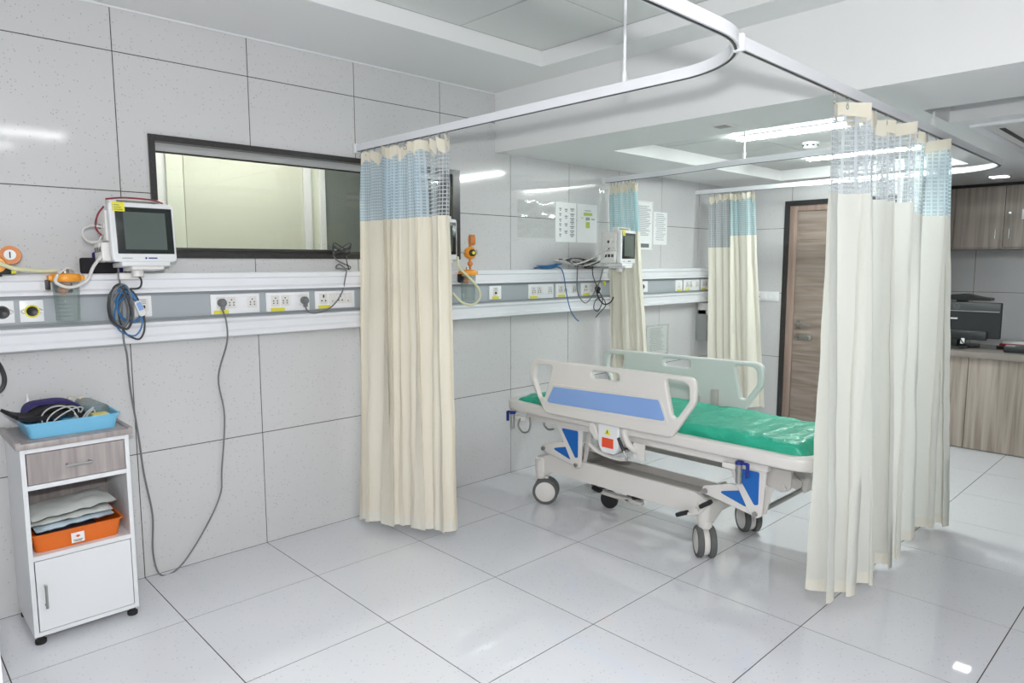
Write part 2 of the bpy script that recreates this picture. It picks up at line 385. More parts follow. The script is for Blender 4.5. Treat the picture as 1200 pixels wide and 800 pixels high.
# ================================================================== FAR WALL WITH DOOR
YD0, YD1, ZD = -.54, -1.50, 2.046
g = G().box(XF+.0016, XF+.13, YD0, .13, 0, 2.3).box(XF+.0016, XF+.13, -1.66, YD1, 0, 2.3).box(XF+.0016, XF+.13, YD1, YD0, ZD, 2.3)
wf = g.obj('wall_far', 'grout', None, 0); struct(wf, 'short tiled far wall holding the wooden door', 'wall')
for j in range(3):
    for k in range(4):
        r = (-(j+1)*T+GAP/2, min(-j*T-GAP/2, 0), k*T+GAP/2, min((k+1)*T, 2.28)-GAP/2)
        if j == 2: r = (-1.66, -2*T-GAP/2, r[2], r[3])
        q = G(); rs = minus(r, (YD1, YD0, -.1, ZD))
        for a in rs: q.box(XF, XF+.002, a[0], a[1], a[2], a[3])
        if rs: q.obj('tile', 'wall_tile', wf, 0)
dr = thing('door_1', 'brown wood-grain door in a dark stone frame on the far wall', 'door', (XF, (YD0+YD1)/2, 0), None, 'structure')
G().box(XF-.012, XF+.13, YD0-.045, YD0, 0, ZD).obj('stone_jamb', 'granite', dr, 0)
G().box(XF-.012, XF+.13, YD1, YD1+.045, 0, ZD).obj('stone_jamb', 'granite', dr, 0)
G().box(XF-.012, XF+.13, YD1+.045, YD0-.045, ZD-.045, ZD).obj('stone_head', 'granite', dr, 0)
fy0, fy1 = YD0-.045, YD1+.045
G().box(XF-.004, XF+.10, fy0-.07, fy0, 0, ZD-.045, .004).obj('frame_post', 'frame_wood', dr)
G().box(XF-.004, XF+.10, fy1, fy1+.07, 0, ZD-.045, .004).obj('frame_post', 'frame_wood', dr)
G().box(XF-.004, XF+.10, fy1+.07, fy0-.07, ZD-.045-.05, ZD-.045, .004).obj('frame_head', 'frame_wood', dr)
leaf = G().box(XF+.022, XF+.055, fy1+.07, fy0-.07, .01, ZD-.095).obj('door_leaf', 'grout', dr, 0)
nb = 15; hb = (ZD-.105)/nb
mb = G().box(0, .012, fy1+.072, fy0-.072, .0004, hb-.0004, .0010, 1).mesh('board', 'door_wood', 0)
for k in range(nb):
    o = inst('board', mb, leaf, (XF+.012-dr.location.x, -0-dr.location.y, .01+k*hb))
hy = fy0-.07-.055
h = G().box(XF, XF+.014, hy-.022, hy+.022, .89, .955, .003).cyl((XF+.01, hy, .925), (XF-.045, hy, .925), .009).tube([(XF-.045, hy+.004, .925), (XF-.05, hy-.05, .928), (XF-.045, hy-.13, .918)], .009).obj('lever_handle', 'chrome', dr)
lk = G().box(XF, XF+.014, hy-.12, hy+.02, .78, .822, .003).obj('lock_plate', 'steel', dr)
G().cyl((XF+.004, hy, .80), (XF-.012, hy, .80), .012).cyl((XF+.004, hy-.09, .80), (XF-.02, hy-.09, .80), .013).obj('lock_cylinder', 'chrome', lk)
G().box(XF-.002, XF+.014, hy-.30, hy-.18, .15, .27, .003).obj('vent_plate', 'frame_wood', dr)

# ================================================================== NURSE STATION, OTHER WALLS
g = G().box(XN, XN+.12, YR, -1.0, 0, 2.3)
wns = g.obj('wall_station', 'grout', None, 0); struct(wns, 'grey tiled wall behind the work counter', 'wall')
ms = G().box(-.0016, 0.0004, GAP/2, T-GAP/2, GAP/2, T-GAP/2).mesh('tile', 'wall_tile', 0)
for j in range(6):
    for k in range(4): inst('tile', ms, wns, (XN, -1.107-j*T-T, k*T))
struct(G().box(XF+.13, XN, -1.14, -1.02, 0, 2.3).obj('wall_return', 'paint', None, 0), 'plain painted side wall of the work station', 'wall')
struct(G().box(XR-.1, XR, YR, .13, 0, 2.75).obj('wall_back', 'paint', None, 0), 'plain painted wall behind the photographer', 'wall')
struct(G().box(XR-.1, XN+.12, YR-.1, YR, 0, 2.75).obj('wall_right', 'paint', None, 0), 'plain painted wall on the right of the ward', 'wall')

# ================================================================== CEILINGS
def slab_holes(x0, x1, y0, y1, z0, z1, holes):
    rs = [(x0, x1, y0, y1)]
    for h in holes: rs = [q for r in rs for q in minus(r, h)]
    q = G()
    for r in rs: q.box(r[0], r[1], r[2], r[3], z0, z1)
    return q
T1 = (2.034-4*T, 2.034, -.643-5*T, -.643); ZT1 = 2.675
ce = slab_holes(XR, XB, YR, .1, ZH, ZT1, [T1]).obj('ceiling', 'paint', None, 0); struct(ce, 'white false ceiling with a recessed tray of square panels', 'ceiling')
G().box(XR, XB, YR, .1, ZT1+.012, ZT1+.06).obj('backing', 'tbar', ce, 0)
mp = G().box(.004, T-.004, .004, T-.004, ZT1, ZT1+.014).mesh('ceiling_panel', 'ceil_panel', 0)
for i in range(4):
    for j in range(5): inst('ceiling_panel', mp, ce, (T1[0]+i*T, T1[2]+j*T, 0))
T2 = (5.17-4*T, 5.17, -.59-2.4*T, -.59); ZT2 = 2.30
SL = (2.90, 3.335, -4.6, -2.36)
cw = slab_holes(XB, XN+.1, YR, .1, ZL, ZT2, [T2, SL]).obj('ceiling', 'paint', None, 0); struct(cw, 'lower white ceiling beyond the bulkhead with a lit tray', 'ceiling')
G().box(XB, XB+.03, YR, .1, ZT2, ZT1+.06).obj('bulkhead_face', 'paint', cw, 0)
G().box(XB+.03, XN+.1, YR, .1, ZT2+.012+.09, ZT2+.16).obj('backing', 'tbar', cw, 0)
G().box(T2[0]-.05, T2[1]+.05, T2[2]-.05, T2[3]+.05, ZT2+.012, ZT2+.03).obj('backing', 'tbar', cw, 0)
mp2 = G().box(.004, T-.004, .004, T-.004, ZT2, ZT2+.014).mesh('ceiling_panel', 'ceil_panel', 0)
mp3 = G().box(.004, T-.004, .4*T*0+.004, .4*T-.004, ZT2, ZT2+.014).mesh('ceiling_panel', 'ceil_panel', 0)
for i in range(4):
    for j in range(2): inst('ceiling_panel', mp2, cw, (T2[0]+i*T, T2[3]-(j+1)*T, 0))
    inst('ceiling_panel', mp3, cw, (T2[0]+i*T, T2[2], 0))
# shadow bead along the top of the left wall
struct(G().box(XR, XB, -.006, 0, ZH-.008, ZH, .001).obj('trim_1', 'white', None, 0), 'thin white bead where tiled wall meets the ceiling', 'trim')

def linear(x, y0, y1, z, label, m, wd=.085, axis='y', c=0):
    t = thing('linear_light', label, 'light', ((x, (y0+y1)/2, z) if axis == 'y' else ((y0+y1)/2, x, z)), 'linear ceiling lights')
    def B(a0, a1, b0, b1, z0, z1, nm, mm, par):
        q = G()
        q.box(a0, a1, b0, b1, z0, z1) if axis == 'y' else q.box(b0, b1, a0, a1, z0, z1)
        return q.obj(nm, mm, par, 0)
    B(x-wd/2, x+wd/2, y0, y1, z-.012, z, 'housing', 'white_gloss', t)
    B(x-wd/2+.006, x-.012, y0+.01, y1-.01, z-.026, z-.012, 'tube', m, t)
    B(x+.012, x+wd/2-.006, y0+.01, y1-.01, z-.026, z-.012, 'tube', m, t)
linear(3.37, -1.16, -1.98, ZT2, 'twin tube light nearest the bulkhead in the lit ceiling tray', 'tube')
linear(4.57, -1.10, -1.98, ZT2, 'twin tube light farther back in the lit ceiling tray', 'tube')
linear(-3.62, -1.6, .55, ZH, 'long linear light above the photographer', 'panel_l', .14, 'x')
linear(-4.5, -1.6, .3, ZH, 'long linear light near the right wall', 'panel_l', .14, 'x')

# ================================================================== CURTAIN RAILS
RZ = 2.10
def arc(cx, cy, r, a0, a1, n=14): return [(cx+r*math.cos(math.radians(a0+(a1-a0)*k/n)), cy+r*math.sin(math.radians(a0+(a1-a0)*k/n)), RZ) for k in range(n+1)]
def rail(label, pts, loc, rods=(), brackets=()):
    t = thing('curtain_rail', label, 'curtain rail', loc, 'curtain rails')
    tr = G().sweep(pts, .022, .036).obj('track', 'white_gloss', t)
    G().sweep([(p[0], p[1], RZ-.0015) for p in pts], .008, .002).obj('slot', 'black', tr, 0)
    for x, y, z in rods: G().cyl((x, y, RZ+.03), (x, y, z), .006, seg=12).cyl((x, y, RZ+.03), (x, y, RZ+.075), .010, seg=12).obj('drop_rod', 'white', t)
    for x, y, z, dx, dy in brackets: G().box(x-dx, x+dx, y-dy, y+dy, z-.005, z+.045, .003).obj('wall_bracket', 'white', t)
    return t
RX1 = 1.20
rail('looping white curtain rail over the first bay, nearest the photographer', [(RX1, 0, RZ), (RX1, -1.0, RZ), (RX1, -2.10, RZ)]+arc(RX1-.34, -2.10, .34, 0, -90)[1:]+[(-1.6, -2.44, RZ)], (RX1, 0, RZ), [(RX1, -1.86, ZT1), (-.6, -2.44, ZT1)], [(RX1, -.012, RZ-.004, .02, .012)])
rail('straight white rail running along the aisle above the net curtain', [(1.03, -2.405, RZ), (2.5, -2.39, RZ), (4.42, -2.37, RZ)]+arc(4.42, -2.05, .32, -90, 0)[1:]+[(4.74, 0, RZ)], (1.03, -2.405, RZ), [(2.98, -2.385, ZL+.0)], [(1.03, -2.405, RZ-.002, .008, .016)])
rail('white cross rail dividing the second and third bays', [(3.40, 0, RZ), (3.36, -.6, RZ), (3.24, -1.25, RZ), (3.22, -2.36, RZ)], (3.40, 0, RZ), [(3.24, -1.256, ZT2)], [(3.40, -.012, RZ-.004, .02, .012)])

# ================================================================== CURTAINS
def curtain(label, A, B, A2, B2, ztop, znet, zA, zB, nf, amp, seed, body, net, cloth=1.9, step=None, cols=16, split=None):
    """A-B: top line, A2-B2: hem line (xy); folds grow towards the hem"""
    A, B, A2, B2 = Vector(A), Vector(B), Vector(A2), Vector(B2); W = (B-A).length; d = (B-A).normalized(); nrm = Vector((-d.y, d.x))
    rnd = random.Random(seed); ph = [rnd.uniform(0, 6.28) for _ in range(6)]
    t = thing('curtain', label, 'curtain', (A2.x*.5+B2.x*.5, A2.y*.5+B2.y*.5, 0), 'bay curtains')
    n = nf*cols
    def phi(s): return 2*PI*(nf*s+.42*math.sin(3.1*s*PI+ph[0])+.24*math.sin(7*s*PI+ph[1]))
    def pos(s, z):
        f = max(0, min(1, (ztop-z)/(ztop-zA))); c = A.lerp(B, s).lerp(A2.lerp(B2, s), f**1.15)
        p = phi(s); a = amp*(.62+.5*f)*(1+.42*math.sin(5*s*PI+ph[2])+.2*math.sin(11*s*PI+ph[5]+1.5*f))
        o = a*(math.sin(p)+.28*math.sin(2*p+ph[3]+1.3*f)+.22*math.sin(.5*p+ph[4]+2*f))
        o += .006*noise.noise(Vector((s*W*9, z*3.2, seed)))+.004*noise.noise(Vector((s*W*26, z*8, seed+5)))
        l = .55*a*math.sin(2*p+.5)*(.5+.5*f)
        q = c+nrm*o+d*l; return Vector((q.x, q.y, z))
    def zn(s): return znet - (step[1] if step and s > step[0] else 0)
    def zb(s): return zA+(zB-zA)*s+.006*math.sin(phi(s))
    nh = nf+2
    def tri(s): return 1-abs(2*((s*nh) % 1)-1)
    def zhb(s): return ztop-.045-.042*tri(s)
    def ztp(s): return ztop-.020*tri(s)
    def panel(nm, m, za, zc, rows, par, j0=0, j1=None):
        R, U = [], []
        for i in range(rows+1):
            r, u = [], []
            for j in range(j0, (n if j1 is None else j1)+1):
                s = j/n; z = za(s)+(zc(s)-za(s))*i/rows; p = pos(s, z); k = max(0, (z-ztop+.12)/.12)*.022*(tri(s)-.5); p += Vector((nrm.x*k, nrm.y*k, 0))
                r.append(p); u.append((s*W*cloth, z))
            R.append(r); U.append(u)
        return G().grid(R, U).obj(nm, m, par, 1.5)
    panel('header_tape', 'header', ztp, zhb, 3, t)
    if split:
        k = int(n*split[0]); panel('net_panel', net, zhb, zn, 6, t, 0, k); panel('net_panel', split[1], zhb, zn, 6, t, k)
    else: panel('net_panel', net, zhb, zn, 6, t)
    bd = panel('cloth_panel', body, zn, lambda s: zb(s)+.055, 26, t)
    panel('hem', 'hem', lambda s: zb(s)+.055, zb, 3, bd)
    ms = None
    for k in range(nh+1):
        s = min(.985, max(.012, (k-.0)/nh)); p = pos(s, ztop-.012); c = A.lerp(B, s)
        q = G().cyl((0, 0, -.022), (0, 0, .012), .0028, seg=8).cyl((-.006, 0, .006), (.006, 0, .006), .007, seg=10).tube([(.009*math.cos(a), 0, -.026+.009*math.sin(a)) for a in [x*PI/4 for x in range(8)]], .0018, 6, 2, True)
        q.bm.transform(Matrix.Translation((c.x, c.y, RZ-.006))); q.obj('hook', 'steel', t)
    return t
curtain('cream curtain with blue net top hanging by the window', (RX1, -.05), (RX1, -.83), (1.075, -.12), (1.33, -.70), 2.088, 1.712, .05, .06, 9, .048, 3, 'cream', 'net', 2.2, split=(.74, 'net2'))
curtain('large pale curtain with see-through net top at the foot of the stretcher', (1.74, -2.395), (3.20, -2.38), (1.92, -2.385), (3.40, -2.385), 2.088, 1.745, .06, .04, 8, .054, 11, 'cream_backlit', 'net2', 1.6, (.62, .03), split=(.64, 'net_teal'))
curtain('narrow cream curtain bunched behind the second patient monitor', (3.40, -.075), (3.385, -.32), (3.42, -.13), (3.47, -.43), 2.088, 1.715, .05, .05, 5, .030, 5, 'cream4', 'net4', 3.0)
curtain('cream and teal curtain hanging near the wooden door', (4.735, -.14), (4.735, -.58), (4.74, -.22), (4.76, -.72), 2.088, 1.62, .20, .24, 6, .036, 8, 'cream4', 'net_grey', 2.4, (.5, -.10), split=(.5, 'net4'))

# ================================================================== BED-HEAD SERVICE PANEL
PX0, PX1 = -1.6, 5.07
bh = thing('service_panel', 'long white and grey bed-head service panel along the left wall', 'wall panel', ((PX0+PX1)/2, 0, 1.13))
def prof(nm, m, pts, x0=PX0, x1=PX1, par=bh): return G().poly([(x0, y, z) for y, z in pts], (x1-x0, 0, 0)).obj(nm, m, par, .5)
prof('upper_rail', 'white_gloss', [(0, 1.437), (-.082, 1.437), (-.090, 1.432), (-.090, 1.412), (-.080, 1.406), (-.080, 1.372), (-.094, 1.362), (-.094, 1.350), (-.07, 1.345), (0, 1.345)])
prof('fascia', 'fascia', [(0, 1.345), (-.066, 1.345), (-.066, 1.222), (0, 1.222)])
prof('edge_strip', 'fascia_line', [(-.066, 1.345), (-.071, 1.345), (-.071, 1.336), (-.066, 1.336)])
prof('edge_strip', 'fascia_line', [(-.066, 1.234), (-.071, 1.234), (-.071, 1.222), (-.066, 1.222)])
prof('lower_rail', 'white_gloss', [(0, 1.222), (-.07, 1.222), (-.094, 1.216), (-.094, 1.204), (-.080, 1.192), (-.080, 1.160), (-.090, 1.150), (-.090, 1.130), (-.08, 1.124), (0, 1.124)])
G().box(PX1, PX1+.006, -.095, 0, 1.122, 1.44, .002).obj('end_cap', 'plastic_w', bh)
PY = -.066
GRP = 'socket plates on the service panel'
def socket(x0, x1, z0, z1, layout, label, sticker=None, y=PY, face='y'):
    """layout: list of (fraction, kind): s = 5-pin socket, r = rocker switch, u = big 3-pin, i = info plate"""
    t = thing('socket_plate', label, 'socket', ((x0+x1)/2, y, z0), GRP)
    pl = G().box(x0, x1, y-.009, y, z0, z1, .0025).obj('plate', 'switch', t)
    w, hh = x1-x0, z1-z0; zc = (z0+z1)/2+.006
    def dots(cx, ps, r):
        for dx, dz in ps: G().cyl((cx+dx, y-.0135, zc+dz), (cx+dx, y-.011, zc+dz), r, seg=8).obj('pin_hole', 'black', m_)
    for fr, kd in layout:
        cx = x0+w*fr
        if kd == 'r':
            m_ = G().box(cx-.024, cx+.024, y-.014, y-.008, zc-.026, zc+.026, .002).obj('rocker', 'switch', t); continue
        hw = .022
        m_ = G().box(cx-hw, cx+hw, y-.0125, y-.008, zc-.028, zc+.028, .001).obj('module', 'plastic_w', t)
        if kd == 's': dots(cx, ((0, .014), (-.010, 0), (.010, 0), (-.010, -.012), (.010, -.012)), .0034)
        if kd == 'u':
            G().box(cx-.004, cx+.004, y-.0135, y-.012, zc+.006, zc+.022).obj('pin_hole', 'black', m_, 0); dots(cx, ((-.011, -.010), (.011, -.010)), .0042)
        if kd == 'd': dots(cx, ((.0, -.014),), .003)
        if kd == 'i':
            G().box(cx-.008, cx+.008, y-.0135, y-.012, zc-.016, zc-.002).obj('jack', 'black', m_, 0)
            for k in range(3): G().box(cx-.012, cx+.012, y-.0135, y-.012, zc+.006+k*.008, zc+.009+k*.008).obj('print_line', 'ink_l', m_, 0)
    if sticker is not None:
        cx = x0+w*sticker[0]; G().box(cx-sticker[1]/2, cx+sticker[1]/2, y-.0115, y-.009, z0+.002, z0+.018).obj('sticker', 'yellow', t, 0)
    return t
socket(.34, .58, 1.236, 1.332, [(.2, 's'), (.41, 's'), (.63, 'r'), (.84, 's')], 'white socket plate with a grey plug, first of three by the window', (.2, .07))
socket(.615, .852, 1.236, 1.332, [(.2, 's'), (.42, 's'), (.64, 'r'), (.85, 's')], 'white socket plate with a plug at its right end, middle of three', (.25, .075))
socket(.885, 1.125, 1.238, 1.332, [(.2, 'u'), (.42, 'd'), (.62, 'u'), (.82, 'd')], 'white socket plate beside the window curtain, crossed by a cable', (.22, .07))
socket(.005, .078, 1.242, 1.336, [(.5, 'i')], 'small data socket plate behind the blue cable loops', (.4, .03))
socket(2.136, 2.243, 1.244, 1.332, [(.5, 'i')], 'small data socket plate beside the right suction jar', (.5, .06))
socket(2.50, 2.757, 1.234, 1.335, [(.2, 's'), (.42, 's'), (.64, 'r'), (.85, 's')], 'white socket plate left of the blue hanging wire', (.2, .075))
socket(2.782, 3.02, 1.236, 1.334, [(.2, 's'), (.42, 's'), (.64, 'r'), (.85, 's')], 'white socket plate crossed by the blue hanging wire', (.25, .075))
socket(3.06, 3.30, 1.238, 1.332, [(.22, 'u'), (.5, 'd'), (.72, 'u')], 'white socket plate with black plug beside the narrow curtain', (.25, .07))
socket(4.33, 4.437, 1.236, 1.333, [(.5, 'd')], 'small blank-faced plate, first of the three farthest plates', (.5, .06))
socket(4.462, 4.722, 1.236, 1.333, [(.2, 's'), (.42, 's'), (.64, 'r'), (.85, 's')], 'white socket plate, middle of the three farthest plates', (.22, .07))
socket(4.748, 4.965, 1.237, 1.333, [(.2, 's'), (.42, 's'), (.64, 'r'), (.85, 's')], 'white socket plate nearest the door curtain', (.22, .07))

def gas_outlet(xc, ring, label, w=.082):
    t = thing('gas_outlet', label, 'gas outlet', (xc, PY, 1.243), 'gas outlets on the service panel')
    G().box(xc-w/2, xc+w/2, PY-.008, PY, 1.243, 1.332, .002).obj('plate', 'switch', t)
    G().lathe([(.026, 0), (.026, .008), (.018, .010), (.016, .006)], (xc, PY-.006, 1.287), (0, -1, 0)).obj('ring', ring, t)
    G().lathe([(.020, 0), (.020, .007), (.008, .004), (.0, .003)], (xc, PY-.010, 1.287), (0, -1, 0)).obj('valve', 'black', t)
    G().tube([(xc-.026, PY-.010, 1.297), (xc-.037, PY-.010, 1.287), (xc-.026, PY-.010, 1.277)], .0014, 6).tube([(xc+.026, PY-.010, 1.297), (xc+.037, PY-.010, 1.287), (xc+.026, PY-.010, 1.277)], .0014, 6).obj('latch', 'steel', t)
gas_outlet(-.375, 'yellow', 'gas outlet with yellow ring beside the left suction jar')
gas_outlet(-.475, 'pc_grey', 'gas outlet with grey ring at the left end of the panel')
gas_outlet(3.835, 'plastic_w', 'gas outlet with green cap beside the narrow curtain', .16)
G().cyl((3.80, PY-.006, 1.287), (3.80, PY-.03, 1.287), .02).obj('cap', 'green', [o for o in C.objects if o.name.startswith('gas_outlet')][-1])

# plugs and cords
def cord(label, plug, pts, r=.0042, m='cable', cat='power cord', head=True):
    t = thing('power_cord', label, cat, pts[-1], 'cords and cables')
    if head:
        x, y, z = plug
        G().lathe([(.0, 0), (.020, .001), (.021, .02), (.013, .034), (0, .036)], (x, y, z), (0, -1, 0)).box(x-.008, x+.008, y-.03, y-.006, z-.034, z-.006, .004).obj('plug', m, t)
    G().tube(pts, r).obj('cable', m, t); return t
cord('long grey cord looping down to the floor from the first socket plate', (.388, PY-.011, 1.291), [(.388, PY-.02, 1.262), (.392, -.12, 1.20), (.392, -.115, 1.10), (.375, -.03, .92), (.40, -.02, .72), (.375, -.016, .45), (.36, -.016, .32), (.27, -.02, .16), (.15, -.03, .02), (.06, -.035, .006), (.035, -.02, .12), (.045, -.014, .30), (.02, -.012, .50), (.005, -.014, .70), (-.02, -.03, .92), (-.045, -.108, 1.08), (-.055, -.11, 1.16), (-.055, -.115, 1.34), (-.06, -.12, 1.46)])
cord('grey cord from the middle socket plate up to the window sill', (.818, PY-.011, 1.287), [(.818, PY-.02, 1.262), (.835, -.10, 1.225), (.90, -.09, 1.220), (.98, -.085, 1.25), (1.04, -.085, 1.32), (1.055, -.10, 1.40), (1.06, -.098, 1.446), (1.03, -.05, 1.455), (1.06, -.03, 1.475), (1.10, -.04, 1.450), (1.13, -.03, 1.462), (1.05, -.02, 1.50), (1.04, -.012, 1.54), (1.09, .0, 1.565), (1.15, -.01, 1.57)], .0038)
cord('black cord with plug beside the narrow curtain', (3.235, PY-.011, 1.285), [(3.235, PY-.02, 1.25), (3.24, -.11, 1.20), (3.30, -.11, 1.165), (3.36, -.12, 1.18), (3.37, -.14, 1.22)], .005, 'black')
cord('thin blue wire hanging over the panel between sockets', None, [(2.60, -.03, 1.447), (2.72, -.06, 1.46), (2.80, -.09, 1.45), (2.83, -.104, 1.40), (2.86, -.105, 1.27), (2.90, -.112, 1.14), (2.97, -.10, 1.075), (3.03, -.08, 1.05)], .004, 'cable_blue', 'wire', False)

# ================================================================== SUCTION SETS
def gauge(g_, c, axis, r, d):
    g_.lathe([(0, 0), (r*.98, 0), (r, d*.15), (r, d), (r*.84, d), (r*.84, d*.86), (0, d*.86)], c, axis)
def suction(xj, yj, reg, label, hose, second=None):
    """jar with orange lid clipped on the panel, regulator bulb above when reg"""
    t = thing('suction_unit', label, 'suction jar', (xj, yj, 1.245), 'wall suction units')
    jar = G().lathe([(.040, 0), (.043, .004), (.049, .165), (.0475, .165), (.041, .006), (0, .006)], (xj, yj, 1.245), (0, 0, 1), 28).obj('jar', 'jar', t)
    for k in range(9): G().tube([(xj+(.0445+.0005*k)*math.cos(a), yj+(.0445+.0005*k)*math.sin(a), 1.268+k*.016) for a in [PI*(1.15+.1*q) for q in range(5)]], .0009, 5, 3).obj('graduation', 'ink', jar)
    G().lathe([(.054, 0), (.056, .004), (.056, .022), (.050, .030), (.020, .034), (0, .034)], (xj, yj, 1.408), (0, 0, 1), 28).box(xj-.063, xj+.065, yj-.022, yj+.022, 1.413, 1.433, .004).obj('lid', 'orange', t)
    G().box(xj-.02, xj+.03, yj-.0235, yj-.0215, 1.419, 1.423).obj('lettering', 'ink', t, 0)
    G().cyl((xj, yj, 1.405), (xj, yj, 1.372), .018, .012).sphere((xj-.012, yj, 1.372), .019).obj('float_valve', 'orange_d', t)
    G().box(xj-.07, xj-.055, yj-.01, yj+.02, 1.375, 1.415, .003).box(xj-.03, xj+.03, yj+.03, -.085, 1.36, 1.40, .004).obj('bracket', 'black', t)
    G().cyl((xj, yj, 1.44), (xj, yj, 1.456), .014).cyl((xj-.012, yj, 1.452), (xj+.012, yj, 1.452), .006).obj('spigot', 'steel', t)
    if reg:
        x, y = xj+.035, yj+.02
        G().cyl((x, y, 1.435), (x, y, 1.51), .008).sphere((x, y, 1.478), .018).obj('stem', 'orange_d', t)
        G().lathe([(0, -.03), (.028, -.028), (.038, -.012), (.038, .012), (.028, .026), (0, .028)], (x, y, 1.545), (-.25, -1, 0)).obj('regulator', 'orange', t)
        G().lathe([(.021, 0), (.021, .016), (.012, .022), (0, .022)], (x-.006, y-.024, 1.545), (-.25, -1, 0)).obj('dial', 'black', t)
        G().cyl((x-.010, y-.046, 1.545), (x-.011, y-.048, 1.545), .010).obj('dial_cap', 'yellow', t)
        q = G(); gauge(q, (x-.012, y-.01, 1.625), (1, -.45, 0), .033, .03); q.cyl((x, y, 1.58), (x, y, 1.60), .008).obj('pressure_gauge', 'orange_d', t)
        G().cyl((x+.03, y, 1.545), (x+.06, y, 1.55), .006).cyl((x+.055, y, 1.535), (x+.055, y, 1.565), .005).cyl((x-.03, y, 1.552), (x-.07, y, 1.548), .005).obj('port', 'steel', t)
    h_ = G()
    for pts, r in hose: h_.tube(pts, r, 10)
    h_.obj('hose', 'hose' if reg else 'cable_w', t)
    return t
suction(-.265, -.155, False, 'clear suction jar with orange lid beside the yellow gas outlet', [([(-.30, -.20, 1.435), (-.31, -.215, 1.405), (-.265, -.225, 1.385), (-.205, -.22, 1.41), (-.17, -.20, 1.47), (-.12, -.18, 1.53), (-.09, -.15, 1.56)], .0065), ([(-.235, -.17, 1.45), (-.265, -.2, 1.462), (-.295, -.2, 1.44)], .004)])
suction(1.885, -.155, True, 'orange suction regulator and jar right of the window curtain', [([(1.80, -.16, 1.52), (1.79, -.18, 1.46), (1.83, -.22, 1.40), (1.90, -.23, 1.33), (1.915, -.23, 1.27), (1.87, -.22, 1.228), (1.80, -.2, 1.24), (1.74, -.18, 1.30)], .0075)])
# flow regulator at the left frame edge
t = thing('flow_regulator', 'orange oxygen regulator with round gauge at the left end of the panel', 'regulator', (-.47, -.13, 1.437))
q = G(); gauge(q, (-.435, -.115, 1.512), (-.25, -1, .05), .036, .034); q.obj('gauge_case', 'orange_d', t)
G().lathe([(0, 0), (.019, 0), (.020, .003), (0, .004)], (-.443, -.147, 1.514), (-.25, -1, .05)).obj('gauge_face', 'paper', t)
G().box(-.446, -.442, -.1535, -.151, 1.502, 1.526).obj('gauge_needle', 'black', t, 0)
G().lathe([(.0, -.03), (.03, -.026), (.036, 0), (.03, .026), (0, .03)], (-.485, -.125, 1.475), (-.2, -1, 0)).cyl((-.485, -.125, 1.478), (-.44, -.12, 1.49), .016).obj('regulator_body', 'orange', t)
G().box(-.53, -.43, -.15, -.10, 1.437, 1.465, .006).cyl((-.49, -.12, 1.43), (-.49, -.12, 1.47), .02).obj('connector', 'black', t)
G().cyl((-.445, -.155, 1.452), (-.43, -.155, 1.452), .012).obj('connector_cap', 'yellow', t)
G().tube([(-.56, -.17, 1.50), (-.50, -.19, 1.487), (-.44, -.18, 1.462), (-.36, -.15, 1.452), (-.32, -.14, 1.450), (-.29, -.135, 1.452)], .0085, 10).obj('hose', 'hose', t)
# black hose loop at the left frame edge
tag(G().tube([(-.52, -.10, 1.12), (-.49, -.06, 1.06), (-.482, -.05, 1.01), (-.50, -.05, .97), (-.55, -.05, .95)], .009, 10).obj('hose_loop', 'cable_d', None), 'dark hose end hanging under the left end of the panel', 'hose')
# dark pouch lying on the panel behind the monitor
t = thing('cuff_pouch', 'dark purple pressure cuff tucked behind the left patient monitor', 'cuff', (-.13, -.03, 1.437))
G().box(-.19, -.04, -.075, -.045, 1.438, 1.505, .008, mtx=None).obj('cuff_fold', 'cuff', t)
G().box(-.135, -.02, -.045, -.015, 1.438, 1.53, .008).obj('cuff_back', 'purple', t)

